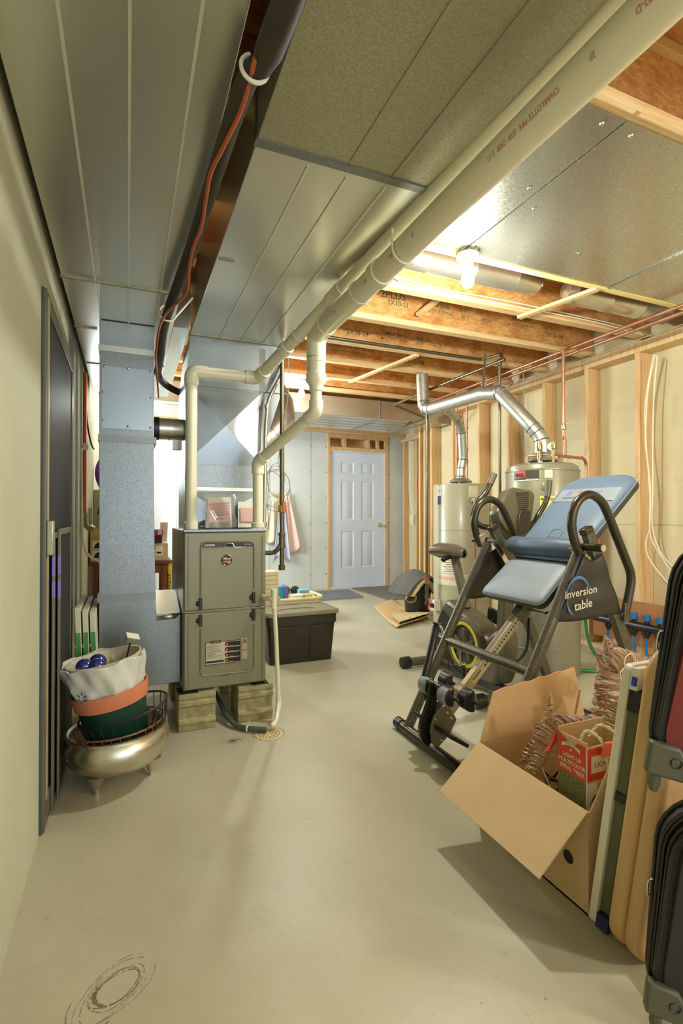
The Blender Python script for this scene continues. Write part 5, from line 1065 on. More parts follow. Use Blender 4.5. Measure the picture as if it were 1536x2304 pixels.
# ================================================================== BIG OPEN CARDBOARD BOX
bxo = thing('cardboard_box', 'large open cardboard box with flaps spread, holding decorations at lower right', 'box', (1.38, 1.25, 0))
X0, X1, Y0, Y1, ZT = 1.150, 1.66, 1.016, 1.480, .279; th = .005
k = MB(); k.box(X0, X1, Y0, Y1, 0.0005, .006); k.box(X0, X0+th, Y0, Y1, 0.0005, ZT); k.box(X1-th, X1, Y0, Y1, 0.0005, ZT); k.box(X0+th, X1-th, Y0, Y0+th, 0.0005, ZT); k.box(X0+th, X1-th, Y1-th, Y1, 0.0005, ZT); k.build('box_body', M_card, bxo)
def flap(pts, lb=None):
    k = MB(); k.slab(pts, .004); return k.build('flap', M_card, bxo, label=lb)
flap([(X0,Y0,ZT),(X0,Y1,ZT),(.975,1.462,.152),(.975,1.012,.150)], 'wide flap folded out toward the floor')
flap([(X0+.002,Y1,ZT),(X1,Y1,ZT),(X1-.02,1.515,.478),(1.232,1.505,.440)], 'upright flap with torn orange edge')
flap([(X0+.002,Y0,ZT),(X1,Y0,ZT),(X1-.02,.972,.47),(1.196,.972,.455)])
flap([(X1,Y0,ZT),(X1,Y1,ZT),(X1+.16,Y1,.18),(X1+.16,Y0,.18)])
k = MB(); P = [V((1.232+(X1-.02-1.232)*i/14, 1.5035+.010*i/14, .440+.038*i/14+.003*((i*7) % 3-1))) for i in range(15)]; k.tube(P, .0024, 6); k.build('torn_edge', mat('torn_orange',(228,152,108),.8), bxo)
k = MB(); k.lathe([(0,-.0006),(.018,-.0006)], (X0,Y0+.068,.120), (1,0,0), 24); k.build('hand_hole', M_ink, bxo)
k = MB()
for x in (1.205, 1.222): k.box(x-.0018, x+.0018, Y0-.0008, Y0, .205, .245); k.add([(x-.007,Y0-.0008,.245),(x+.007,Y0-.0008,.245),(x,Y0-.0008,.262)], [(0,1,2)])
k.box(1.195, 1.232, Y0-.0008, Y0, .193, .197); k.build('up_arrows', M_ink, bxo)
k = MB(); k.box(1.19,1.30,Y0-.0008,Y0,.03,.075); k.box(1.195,1.295,Y0-.0012,Y0,.035,.07); k.build('printed_frame', M_ink, bxo)
# ------------------------------------------------------------------ lattice reindeer
rd_ = random.Random(21)
M_twig = mat('pink_brown_twig', (182,150,124), .6, 0, .15, 30); M_twigd = mat('brown_twig', (150,112,74), .7, 0, .15, 30); M_glit = mat('gold_glitter', (190,164,128), .4, .3, .25, 80)
def wraps(k, pts, rad, n, r0=.0022, jit=.35, turns=1.0):
    S = smooth_path(pts, 8); m = len(S)
    for i in range(n):
        t = rd_.random()*(m-2); w_ = rd_.uniform(1, 3+jit*8); ph = rd_.random()*6.28; Q = []; nn = 14
        for j in range(nn+1):
            q = min(m-1.001, max(0, t+w_*(j/nn-.5)*2*rd_.choice((1,1))*jit)); a = int(q); f = q-a; c = S[a].lerp(S[min(a+1, m-1)], f)
            d = (S[min(a+1, m-1)]-S[max(a-1, 0)]).normalized(); u_, v_ = frame_of(d); rr = rad(q/(m-1))*(1+.05*rd_.uniform(-1,1)); an_ = ph+2*math.pi*j/nn*turns
            Q.append(c+u_*rr*math.cos(an_)+v_*rr*math.sin(an_))
        k.tube(Q, r0*rd_.uniform(.7,1.3), 5, caps=False)
de = thing('twig_reindeer', 'pinkish brown woven twig reindeer lying in the open cardboard box', 'decoration', (1.45, 1.30, .2))
body = [(1.285,1.31,.315),(1.32,1.31,.345),(1.40,1.31,.335),(1.50,1.31,.325),(1.585,1.31,.36)]
k = MB(); wraps(k, [V(p) for p in body], lambda t: .040+.022*math.sin(math.pi*min(1,t*1.1)), 70, .0020); 
for a in range(8): 
    S = smooth_path([V(p) for p in body], 4); k.tube([S[i]+V((0, .05*math.cos(a*.785), .05*math.sin(a*.785)))*(.75+.3*math.sin(math.pi*i/len(S))) for i in range(len(S))], .0022, 5)
k.build('woven_body', M_twig, de)
k = MB(); wraps(k, [V((1.565,1.31,.34)),V((1.585,1.31,.42)),V((1.585,1.31,.50)),V((1.59,1.30,.55))], lambda t: .058-.022*t, 42, .0020); k.build('woven_neck', M_twig, de)
k = MB(); wraps(k, [V((1.56,1.30,.555)),V((1.60,1.295,.575)),V((1.66,1.285,.565)),V((1.73,1.27,.545))], lambda t: .046-.022*t, 38, .0020); k.build('woven_head', M_twig, de)
k = MB(); wraps(k, [V((1.575,1.30,.60)),V((1.565,1.30,.635)),V((1.558,1.30,.655))], lambda t: .018*(1-t)+.003, 16, .0018); k.tube([(1.56,1.285,.60),(1.556,1.30,.66),(1.60,1.31,.60)], .003, 6); k.build('ear', M_twig, de)
k = MB(); wraps(k, [V((1.525,1.29,.50)),V((1.515,1.28,.46)),V((1.52,1.28,.42))], lambda t: .022-.01*t, 16, .0018); k.build('ear', M_twigd, de)
k = MB(); wraps(k, [V((1.305,1.31,.38)),V((1.308,1.31,.44)),V((1.312,1.31,.485))], lambda t: .016*(1-t)+.003, 24, .0018); k.build('tail', M_glit, de)
k = MB(); wraps(k, [V((1.285,1.31,.30)),V((1.235,1.30,.27)),V((1.205,1.30,.22)),V((1.21,1.30,.15))], lambda t: .024-.010*t, 50, .0018); k.build('hind_leg', M_glit, de)
k = MB(); wraps(k, [V((1.30,1.36,.30)),V((1.26,1.37,.25)),V((1.25,1.37,.15))], lambda t: .022-.010*t, 26, .0018); k.build('hind_leg', M_glit, de)
ls_ = MB()
for i in range(9):
    c = V((rd_.uniform(1.29,1.60), 1.255, rd_.uniform(.30,.40))) if i < 4 else V((rd_.uniform(1.57,1.62), 1.245, rd_.uniform(.42,.58))); P = [c+V((.030*math.cos(a*.8)+.006*rd_.uniform(-1,1), -.008*rd_.random(), .028*math.sin(a*.8)+.006*rd_.uniform(-1,1))) for a in range(9)]; ls_.tube(smooth_path(P,3), .0016, 5)
ls_.tube(smooth_path([V((1.235,1.27,.27)),V((1.24,1.22,.20)),V((1.30,1.21,.16)),V((1.36,1.20,.19))],6), .0016, 5)
ls_.build('light_cord', M_cord, de)
k = MB(); k.cyl((1.48,1.42,.12),(1.545,1.40,.44), .0045, 8); tag(k.build('wood_stick', M_lum), 'thin wood stick leaning inside the open cardboard box', 'stick')
k = MB(); g0 = random.Random(4)
for i in range(150):
    p = V((g0.uniform(1.17,1.50), g0.uniform(1.19,1.45), g0.uniform(.01,.13))); d = V((g0.uniform(-1,1), g0.uniform(-1,1), g0.uniform(-.1,.8))).normalized()*.05; k.tube([p, p+d], [.006,.001], 5)
gg = k.build('green_garland', mat('dark_garland',(34,46,28),.6)); gg['kind'] = 'stuff'; tag(gg, 'dark green garland filling the bottom of the open box', 'garland')
# ------------------------------------------------------------------ light-up trees box
tb = thing('decoration_box', 'red and green printed box of light up spiral trees standing in the open box', 'box', (1.27, 1.11, .14))
tx0, tx1, ty0, ty1, tz0, tz1 = 1.198, 1.385, 1.062, 1.166, .135, .437
M_tred = mat('box_red', (206,66,48), .45); M_tphoto = mat('tree_photo', (76,86,50), .5, kind='voronoi', scale=320, col2=(136,136,84)); M_tcr = mat('box_cream', (226,212,176), .5)
k = MB(); k.box(tx0, tx0+.003, ty0, ty1, tz0, tz1); k.box(tx1-.003, tx1, ty0, ty1, tz0, tz1); k.box(tx0, tx1, ty0, ty0+.003, tz0, tz1-.012); k.box(tx0, tx1, ty1-.003, ty1, tz0, tz1+.012); k.box(tx0, tx1, ty0, ty1, tz0, tz0+.003); k.build('box_body', M_card, tb)
fx = tx0-.0006
k = MB(); k.prism([(fx,ty0,.325),(fx,ty1,.325),(fx,ty1,tz1),(fx,(ty0*.55+ty1*.45),tz1-.028),(fx,(ty0*.7+ty1*.3),tz1-.010),(fx,ty0,tz1-.012)], (.0005,0,0)); k.build('red_print', M_tred, tb)
k = MB(); k.box(fx, fx+.0005, ty0, ty1, tz0, .325); k.build('tree_picture', M_tphoto, tb)
k = MB(); k.box(tx0-.0012, tx0, ty0-.0012, ty0+.002, tz0, tz1-.012); k.build('corner_line', M_tcr, tb)
f2 = fx-.0006
for s, z, sz in (('LIGHT-UP', .372, .0165), ('MULTICOLOR', .354, .0165), ('SPIRAL TREES', .336, .0165)): text(s, sz, (f2, (ty0+ty1)/2, z), (0,-1,0), (0,0,1), M_tcr, tb, align='CENTER', bold=.03, wscale=.92)
k = MB(); c = V((f2, (ty0+ty1)/2+.004, .360)); vs = []
for i in range(17): a = R(50+80*i/16); vs += [c+V((0,-math.cos(a)*.052,math.sin(a)*.048)), c+V((0,-math.cos(a)*.052,math.sin(a)*.048+.011))]
k.add(vs, [(2*i,2*i+2,2*i+3,2*i+1) for i in range(16)]); k.build('banner', M_tcr, tb); text('HOLIDAY TIME', .0085, (f2-.0005, (ty0+ty1)/2+.004, .4105), (0,-1,0), (0,0,1), M_inkg, tb, align='CENTER')
k = MB(); k.add([c+V((0,.005,.034)), c+V((0,0,.043)), c+V((0,-.005,.034))], [(0,1,2)]); k.build('tree_mark', M_tcr, tb)
for yy in (ty0+.034, ty0+.078):
    k = MB(); k.tube([V((f2, yy+(.016-.013*i/40)*math.sin(i*.95), .165+.085*i/40+.03*(yy-ty0))) for i in range(41)], .0011, 5); k.build('spiral_print', mat('spiral_pink',(226,196,176),.5), tb)
g2 = ty0-.0006
k = MB(); k.box(tx0, tx1, g2, g2+.0005, .325, tz1-.012); k.build('red_print', M_tred, tb); k = MB(); k.box(tx0+.016, tx0+.105, g2-.0006, g2, .350, .398); k.build('cream_plaque', M_tcr, tb); text('LIGHT', .020, (tx0+.028, g2-.001, .366), (1,0,0), (0,0,1), mat('plaque_ink',(120,96,80),.6), tb, wscale=1.1)
k = MB()
for i in range(24): x = tx0+.006*i; k.add([(x,g2-.0004,tz1-.012),(x+.006,g2-.0004,tz1-.012),(x+.003,g2-.0004,tz1-.019)], [(0,1,2)]); k.add([(x,g2-.0004,.325),(x+.006,g2-.0004,.325),(x+.003,g2-.0004,.331)], [(0,1,2)])
k.build('scalloped_edge', M_tcr, tb)
k = MB(); k.box(tx0, tx0+.04, g2, g2+.0005, tz0, .322); k.build('white_print', M_paper, tb); k = MB(); k.box(tx0+.04, tx1, g2, g2+.0005, tz0, .322); k.build('cream_print', mat('print_tan',(196,172,112),.6), tb)
for z in (.275,.20): k = MB(); k.prism([(tx0+.005,g2-.0004,z-.018),(tx0+.030,g2-.0004,z+.004),(tx0+.034,g2-.0004,z+.014),(tx0+.026,g2-.0004,z+.012)], (0,.0003,0)); k.build('lamp_print', mat('dark_red',(120,30,28),.5), tb)
for P in ([(1.215,1.10,.43),(1.222,1.085,.462),(1.245,1.058,.445),(1.262,1.052,.39),(1.275,1.05,.345)], [(1.26,1.11,.43),(1.28,1.09,.468),(1.305,1.062,.455),(1.315,1.052,.43)]):
    k = MB(); S = smooth_path([V(p) for p in P], 8)
    for ph in (0, math.pi): k.tube([p+V((.003*math.cos(i*.8+ph), 0, .003*math.sin(i*.8+ph))) for i, p in enumerate(S)], .0025, 6)
    k.build('rope_handle', M_cord, tb)
k = MB(); k.slab([(1.24,1.055,.40),(1.285,1.05,.40),(1.285,1.045,.44),(1.25,1.05,.44)], .012); tag(k.build('orange_packet', mat('orange_packet',(228,104,66),.4), bevel=.003), 'small orange packet tucked at the edge of the trees box', 'packet')
# red flap of the trees box seen at the left
k = MB(); k.slab([(1.196,1.170,.432),(1.196,1.200,.36),(1.20,1.225,.345),(1.20,1.172,.40)], .002); k.build('red_flap', M_tred, tb)

# ================================================================== LEANING TABLES
def leanpt(x, y, z, y0=0.0): return V((x, y-.155*z, z))
M_gfr = mat('olive_frame', (92,92,62), .45, .2)
wt = thing('folding_table', 'white edged folding table leaning upright right beside the open cardboard box', 'table', (1.5, 1.0, 0))
def board(k, x0, x1, y0, y1, z0, z1, r):
    poly = rrect(((x0+x1)/2,0,(z0+z1)/2), (1,0,0), (0,0,1), x1-x0, z1-z0, r, 6); k.prism([leanpt(p.x, y0, p.z) for p in poly], (0, y1-y0, 0))
k = MB(); board(k, 1.135, 1.78, .986, 1.008, .002, .715, .02); k.build('table_top', M_white, wt, bevel=.003)
k = MB(); 
for z0, z1 in ((.05,.60),): k.prism([leanpt(1.145,.957,z0),leanpt(1.175,.957,z0),leanpt(1.175,.957,z1),leanpt(1.145,.957,z1)], (0,.028,0))
k.build('side_rail', M_gfr, wt, bevel=.002)
k = MB(); k.prism([leanpt(1.140,.952,.60),leanpt(1.18,.952,.60),leanpt(1.18,.952,.655),leanpt(1.140,.952,.655)], (0,.034,0)); k.build('rail_clamp', M_blk, wt, bevel=.002); k = MB(); k.prism([leanpt(1.141,.953,.36),leanpt(1.16,.953,.36),leanpt(1.16,.953,.385),leanpt(1.141,.953,.385)], (0,.032,0)); k.build('rail_clamp', M_blk, wt, bevel=.002)
k = MB(); k.prism([leanpt(1.137,.964,.655),leanpt(1.18,.964,.655),leanpt(1.18,.964,.712),leanpt(1.137,.964,.712)], (0,.022,0)); k.build('corner_housing', M_white, wt, bevel=.003); k = MB(); k.prism([leanpt(1.133,.966,.668),leanpt(1.138,.966,.668),leanpt(1.138,.966,.69),leanpt(1.133,.966,.69)], (0,.012,0)); k.build('blue_button', mat('blue_button',(40,76,190),.4), wt); k = MB(); k.prism([leanpt(1.136,.950,.006),leanpt(1.18,.950,.006),leanpt(1.18,.950,.045),leanpt(1.136,.950,.045)], (0,.034,0)); k.build('blue_foot', mat('navy_foot',(36,44,92),.4), wt)
k = MB(); k.cyl((1.139,.885,.39),(1.146,.885,.39),.005,10)
bt = thing('folding_table', 'beige plastic folding table with rounded corners leaning between white table and suitcases', 'table', (1.5, .88, 0))
M_beige = mat('beige_plastic', (206,168,116), .35, 0, .03, 3, coat=.1)
k = MB(); board(k, 1.108, 1.80, .893, .938, .003, .785, .075); k.build('table_half', M_beige, bt, bevel=.016, seg=4)
k = MB(); board(k, 1.104, 1.80, .846, .891, .002, .785, .075); k.build('table_half', M_beige, bt, bevel=.016, seg=4)

# ================================================================== SUITCASES
M_mar = mat('maroon_fabric', (122,46,36), .7, 0, .05, 60, bump=.05, bscale=400); M_char = mat('charcoal_fabric', (42,42,34), .75, 0, .06, 60, bump=.05, bscale=400)
M_guss = mat('black_gusset', (34,34,30), .6, 0, .1, 40); M_guard = mat('guard_grey', (88,86,66), .5)
Fp = V((1.022,.765,0)); dv = V((-.113,-.138,0)).normalized(); wv = V((.76,-.65,0)).normalized()
def suitcase(z0, z1, face, label, W=.36, D=.19, guardside=True, shift=0.0, lean=.07, g0=.10, g1=.45):
    t = thing('suitcase', label, 'suitcase', Fp+V((0,0,z0))+wv*W/2); H_ = z1-z0; up = V((0,0,1)); o = Fp+V((0,0,z0))+wv*shift
    def outl(ins, r): return [(p.x, p.z) for p in rrect((W/2,0,H_/2), (1,0,0), (0,0,1), W-2*ins, H_-2*ins, r, 6)]
    def P(x, d, z): return o+wv*x+dv*d*(g0+g1*max(0,z)/H_)+up*z+wv*lean*z
    def pr(k, ou, d0, d1): m_ = len(ou); k.add([P(x,d0,z) for x,z in ou]+[P(x,d1,z) for x,z in ou], [tuple(range(m_-1,-1,-1)), tuple(range(m_,2*m_))]+[(i,(i+1)%m_,m_+(i+1)%m_,m_+i) for i in range(m_)])
    k = MB(); ou = outl(.004, .10); pr(k, ou, 0, D*.40); k.build('main_shell', M_guss, t, bevel=.012, seg=3)
    k = MB(); ou = outl(.010, .095); pr(k, ou, D*.42, D*.86); k.build('front_compartment', M_guss, t, bevel=.012, seg=3)
    k = MB(); ou = outl(.022, .085); pr(k, ou, D*.86, D*1.02); k.build('front_panel', face, t, bevel=.018, seg=4)
    for d, ins, r in ((.004,.002,.10),(D*.40,.001,.10),(D*.44,.006,.096),(D*.86,.009,.094)):
        k = MB(); k.tube([P(x,d,z) for x,z in outl(ins, r)], .0042, 8, closed=True); k.build('piping', M_blk, t)
    k = MB(); k.tube([P(x,D*.65,z) for x,z in outl(.008, .095)], .0028, 6, closed=True); k.build('zip', mat('zip_dark',(64,62,52),.4,.4), t)
    if guardside:
        k = MB(); k.prism([P(-.006,D*.60,.015),P(-.006,D*.60,.085),P(.05,D*.60,.075),P(.085,D*.60,.02),P(.07,D*.60,-.0)], dv*(D*.14)); g = k.build('corner_guard', M_guard, t, bevel=.006, label='grey corner guard'); k = MB(); c = P(.045,D*.60,.045)+dv*(D*.142); k.lathe([(.008,0),(.010,.0015),(.012,0)], c, dv, 20); k.build('rivet', M_blk, g)
        k = MB(); k.tube([P(.02,D*.9,.03),P(.02,D*.92,-.015),P(.02,D*.92,-.03)], [.010,.012,.008], 14); k.build('foot', M_guard, t)
    k = MB(); k.tube(smooth_path([P(-.002,D*.2,H_*.60),P(-.010,D*.2,H_*.59),P(-.010,D*.2,H_*.53),P(-.002,D*.2,H_*.52)],5), .0025, 8); k.build('side_buckle', M_chrome, t, label='small metal buckle')
    return t
suitcase(.034, .500, M_char, 'charcoal suitcase standing on the floor at the right edge below the maroon one')
suitcase(.528, 1.045, M_mar, 'maroon suitcase with black piping stacked on the charcoal one at right', shift=.004, lean=.12, g0=.04, g1=.56)
# ================================================================== LEFT WALL: glass door leaf + screens
M_fr = mat('taupe_frame', (112,102,88), .45, .2); M_fr2 = mat('olive_grey_frame', (116,112,86), .45, .2)
M_gls = mat('dark_glass', (38,37,28), .55, 0, .05, 2, spec=.3)
M_mesh = mat('insect_mesh', (38,38,30), .7, 0, .05, 4); M_lav = mat('lavender_sticker', (140,128,214), .6)
gd = thing('patio_door', 'tall taupe framed sliding glass door leaf standing against the left wall', 'door', (-.264, 2.4, 0))
x0, x1 = LX+.002, -.257; y0, y1, z1 = 1.995, 2.93, 1.865
k = MB(); k.box(x0,x1,y0,y0+.055,.004,z1); k.box(x0,x1,y1-.05,y1,.004,z1); k.box(x0,x1,y0+.055,y1-.05,.004,.09); k.box(x0,x1,y0+.055,y1-.05,z1-.06,z1); k.build('door_frame', M_fr, gd, bevel=.002)
k = MB(); k.box(x0+.004,x1-.005,y0+.055,y1-.05,.09,z1-.06); k.build('glass_pane', M_gls, gd)
k = MB(); k.box(x1,x1+.003,y0+.03,y0+.052,.10,z1-.02); k.build('edge_strip', mat('strip_cream',(176,164,124),.4), gd)
k = MB(); k.bar((x0+.002,y0-.004,.0),(x0+.002,y0-.004,z1),.006,.006,(0,1,0)); k.build('weather_strip', mat('weather_grey',(72,84,82),.9,bump=.4,bscale=200), gd)
k = MB(); k.box(x1,x1+.022,y0+.012,y0+.045,.945,1.065); k.build('pull_handle', mat('handle_silver',(170,168,140),.3,.5), gd, bevel=.004)
def screen(x, y0, y1, z1, label, lab):
    t = thing('window_screen', label, 'screen', (x, (y0+y1)/2, 0)); w_ = .009
    k = MB(); k.box(x,x+w_,y0,y0+.022,.002,z1); k.box(x,x+w_,y1-.022,y1,.002,z1); k.box(x,x+w_,y0+.022,y1-.022,.002,.024); k.box(x,x+w_,y0+.022,y1-.022,z1-.022,z1); k.build('screen_frame', M_fr2, t, bevel=.0015)
    k = MB(); k.box(x+.003,x+.0045,y0+.022,y1-.022,.024,z1-.022); k.build('mesh', M_mesh, t)
    for a, b_ in lab: k = MB(); k.box(x+w_-.0005,x+w_+.0006,y0+.004,y0+.018,a,b_); k.build('sticker', M_lav, t)
    for a, b_ in lab: k = MB(); k.box(x+.001,x+w_-.001,y0-.0006,y0,a,b_); k.build('sticker', M_lav, t)
screen(-.2565, 2.14, 2.58, 1.02, 'dark window screen with lavender stickers next to the glass door leaf', ((.86,.93),(.78,.84)))
screen(-.2465, 2.22, 2.66, 1.03, 'second dark window screen with lavender stickers, nearer the steel pot', ((.86,.93),(.765,.835)))
# furnace filters
M_grn = mat('filter_green', (74,150,68), .6); M_wht = mat('filter_white', (206,202,170), .7)
for i in range(3):
    xx = -.222+.031*i; t = thing('air_filter', ['boxed furnace filter with green edge label, nearest the left wall', 'boxed furnace filter with green edge label, middle of three', 'boxed furnace filter with green edge label, nearest the galvanised duct'][i], 'filter', (xx, 2.85, 0), 'air filters leaning by the left wall')
    k = MB(); k.bar((xx+.014+.012,2.875,.0),(xx+.014-.010+.0,2.875,.655-.01*i),.50,.022,(1,0,0)) if False else k.prism([(xx+.020,2.65,.002),(xx+.044,2.65,.002),(xx+.022,2.65,.655-.012*i),(xx-.002,2.65,.655-.012*i)], (0,.45,0)); k.build('filter_frame', M_wht, t, bevel=.002)
    for a, b_ in ((.30,.54),(.06,.16)):
        f = lambda z: xx+.020-.022*z/.655
        k = MB(); k.prism([(f(a)+.003,2.648,a),(f(a)+.021,2.648,a),(f(b_)+.021,2.648,b_),(f(b_)+.003,2.648,b_)], (0,.002,0)); k.build('green_label', M_grn, t)
    text('AF', .016, (xx+.008, 2.646, .47), (0,0,1), (-1,0,0), M_wht, t)
# copper riser on left wall
cr = thing('copper_riser', 'copper pipe with hose bib valve running down the left concrete wall', 'pipe', (-.25, 3.9, .9))
k = MB(); k.tube([(-.252,3.62,2.0),(-.252,3.62,1.14),(-.245,3.60,1.08)], .012, 12); k.build('pipe', M_coppero, cr)
k = MB(); k.lathe([(.013,0),(.019,.006),(.019,.03),(.013,.036)], (-.252,3.62,1.50), (0,0,1), 14); k.build('valve_body', M_brass, cr); k = MB(); k.lathe([(0,0),(.022,.003),(.024,.008),(0,.012)], (-.252,3.585,1.52), (0,-1,0), 14); k.cyl((-.252,3.59,1.52),(-.252,3.62,1.52),.006,10); k.build('valve_wheel', M_white, cr)
k = MB(); k.tube(smooth_path([(-.246,3.60,1.10),(-.242,3.58,1.03),(-.215,3.56,1.0),(-.20,3.55,1.02)],5), .016, 12); k.build('spout', mat('olive_metal',(150,140,100),.4,.4), cr)
k = MB(); k.tube(smooth_path([(-.262,3.50,1.5),(-.262,3.55,1.15),(-.25,3.50,.92),(-.21,3.5,.83),(-.12,3.5,.78)],8), .007, 8); tag(k.build('white_hose', M_cord), 'thin white tube curving down the left wall behind the screens', 'hose')
k = MB(); k.tube([(-.262,3.70,2.02),(-.262,3.70,1.45)], .008, 8); k.tube(smooth_path([(-.262,3.75,2.02),(-.26,3.9,1.75),(-.25,4.2,1.62),(-.24,4.35,1.60)],5), .006, 8); tag(k.build('cable', M_blkm), 'dark cables curving along the top of the left wall', 'cable')

# ================================================================== STEEL POT STACK
PC = V((-.028, 2.30, 0)); M_ss = mat('brushed_steel', (214,208,188), .33, 1.0, .06, 40, stretch=(1,1,12))
pot = thing('steel_cauldron', 'large round brushed steel cauldron planter on three stub feet', 'planter', PC)
k = MB(); k.lathe([(0,.052),(.09,.056),(.15,.078),(.188,.112),(.203,.150),(.200,.180),(.188,.200),(.184,.206),(.190,.212),(.196,.214),(.196,.219),(.186,.221),(.178,.214),(.180,.200),(.190,.180),(.193,.150),(.178,.115),(.14,.086),(0,.066)], PC, (-.03,0,1), 64); k.build('bowl', M_ss, pot)
for a in (232, 352, 112):
    c = PC+V((.125*math.cos(R(a)), .125*math.sin(R(a)), 0)); k = MB(); k.lathe([(0,0),(.012,0),(.013,.02),(.017,.024),(.024,.045),(.040,.075),(0,.080)], c, (0,0,1), 22); k.build('leg', M_ss, pot)
def ringpts(c, r, ax, n=40):
    a, b = frame_of(V(ax)); return [V(c)+(a*math.cos(2*math.pi*i/n)+b*math.sin(2*math.pi*i/n))*r for i in range(n)]
M_rustw = mat('rusty_wire', (140,96,68), .5, .4, .2, 30); M_blkw = mat('black_wire', (36,32,26), .5, .2)
def basket(c, r, ax, m, label, h, nloop, rb):
    t = thing('wire_basket', label, 'basket', c); A = ringpts(c, r, ax, nloop*2); ax = V(ax).normalized(); Bm = ringpts(V(c)-ax*h, rb, ax, nloop*2)
    k = MB(); k.tube(ringpts(c, r, ax, 48), .0042, 8, closed=True); k.build('rim', m, t); k = MB(); k.tube(ringpts(V(c)-ax*h, rb, ax, 40), .003, 6, closed=True)
    for i in range(nloop): k.tube([A[2*i], A[2*i].lerp(Bm[2*i], .5)+(A[2*i]-V(c)).normalized()*.008, Bm[2*i], Bm[(2*i+1)], Bm[(2*i+1)].lerp(A[2*i+1],.5)+(A[2*i+1]-V(c)).normalized()*.008, A[2*i+1]], .0022, 6)
    k.build('wire_loops', m, t); return t
basket(PC+V((.005,0,.226)), .170, (-.10,.03,1), M_rustw, 'rust coloured wire basket resting in the mouth of the steel cauldron', .07, 16, .135)
basket(PC+V((.018,-.005,.285)), .172, (-.20,.05,1), M_blkw, 'black wire basket ringed around the green pot, above the rusty one', .14, 12, .12)
AX = V((-.17, .02, 1)).normalized()
gp_ = thing('green_planter', 'dark green plastic flower pot with wide orange terracotta rim', 'planter', PC+V((.01,0,.10)))
c0 = PC+V((.008,.0,.118)); k = MB(); k.lathe([(0,0),(.10,0),(.104,.004),(.132,.215),(.126,.215),(.10,.01),(0,.008)], c0, AX, 48); k.build('green_body', mat('pot_green',(16,58,42),.4,0,.05,6), gp_)
k = MB(); k.lathe([(.131,.205),(.138,.207),(.150,.262),(.150,.268),(.142,.268),(.131,.215)], c0, AX, 48, close=True); k.build('terracotta_rim', mat('terracotta',(206,124,84),.7,0,.05,10), gp_)
c1 = c0+AX*.20; wp = thing('white_pot', 'white pot inside the terracotta rim under a grocery bag', 'planter', c1)
k = MB(); k.lathe([(0,0),(.105,0),(.142,.185),(.144,.19),(.137,.19),(.10,.01),(0,.008)], c1, AX, 48); k.build('pot_body', mat('pot_cream',(216,206,176),.45), wp)
gb = thing('grocery_bag', 'crumpled white plastic grocery bag with a blue starburst logo draped over the white pot', 'bag', c1)
u_, v_ = frame_of(AX); rg2 = random.Random(9); ph_ = [rg2.uniform(0,6.28) for _ in range(8)]
def bagf(u, v):
    a = 2*math.pi*u; lf = .5+.5*math.cos(a-math.pi*.02-math.atan2(V((-1,0,0)).dot(v_), V((-1,0,0)).dot(u_))); lf = lf**.8
    wr = .006*math.sin(5*a+ph_[0]+6*v)+.004*math.sin(11*a+ph_[1]-5*v)+.003*math.sin(17*a+9*v+ph_[2])
    if v < .7: h = .03+.155*(v/.7)+.012*lf*(v/.7); r = .128+.025*(v/.7)+.022*lf*(v/.7)**2+wr
    else: q = (v-.7)/.3; h = .185+.012*lf+.008*math.sin(q*math.pi)-.055*q; r = (.153+.022*lf)*(1-.25*q)+wr
    return c1+AX*(h+.006*math.sin(7*a+ph_[3]))+(u_*math.cos(a)+v_*math.sin(a))*r
M_gbag = mat('bag_plastic', (214,212,200), .35, 0, .03, 12, spec=.6, alpha=.93)
k = MB(); k.grid(bagf, 72, 26, True); k.build('bag_film', M_gbag, gb)
k = MB(); lc = c1+AX*.075+V((-.085,-.128,0)); t1 = V((.83,-.55,0)).normalized(); nn_ = V((-.55,-.83,0)).normalized()
for i in range(6):
    a = R(30+60*i); d = t1*math.cos(a)+V((0,0,1))*math.sin(a); e = d.cross(nn_); k.add([lc+d*.009-e*.0025, lc+d*.022-e*.0035, lc+d*.022+e*.0035, lc+d*.009+e*.0025], [(0,1,2,3)])
k.v = [p+nn_*.012 for p in k.v]; k.build('starburst_logo', mat('logo_blue',(44,96,150),.5), gb)
for i, (dx, dy) in enumerate(((-.075,-.03),(-.03,.03),(-.028,-.045))):
    o = thing('glass_ball', ['dark blue glass ball nearest the left rim in the grocery bag', 'dark blue glass ball at the back in the grocery bag', 'dark blue patterned glass ball at the front in the grocery bag'][i], 'ornament', c1+AX*.17+V((dx,dy,0)), 'blue glass balls in the grocery bag')
    k = MB(); k.sphere(c1+AX*.165+V((dx,dy,0)), .034, 24); k.build('ball', mat('blue_glass',(34,40,120),.08,0,.3,60,spec=.8,coat=.6), o)
sl = thing('solar_light', 'small white topped garden light on a black stake leaning from the bag', 'light', c1+V((.06,.03,.17)))
s0, s1 = c1+V((.035,.03,.10)), c1+V((.068,.04,.235)); k = MB(); k.cyl(s0, s1, .0035, 8); k.build('stake', M_blkw, sl)
k = MB(); ax_ = V((.35,-.25,1)).normalized(); fr_u, fr_v = V((.93,.2,-.28)).normalized(), ax_.cross(V((.93,.2,-.28)).normalized()).normalized()
q = s1; k.prism([q-fr_u*.024-fr_v*.02, q+fr_u*.024-fr_v*.02, q+fr_u*.024+fr_v*.02, q-fr_u*.024+fr_v*.02], ax_*.022); k.build('lamp_body', mat('lamp_grey',(140,136,108),.4), sl, bevel=.002); k = MB(); q = s1+ax_*.022; k.prism([q-fr_u*.027-fr_v*.022, q+fr_u*.027-fr_v*.022, q+fr_u*.027+fr_v*.022, q-fr_u*.027+fr_v*.022], ax_*.006); k.build('white_top', M_paper, sl, bevel=.002)

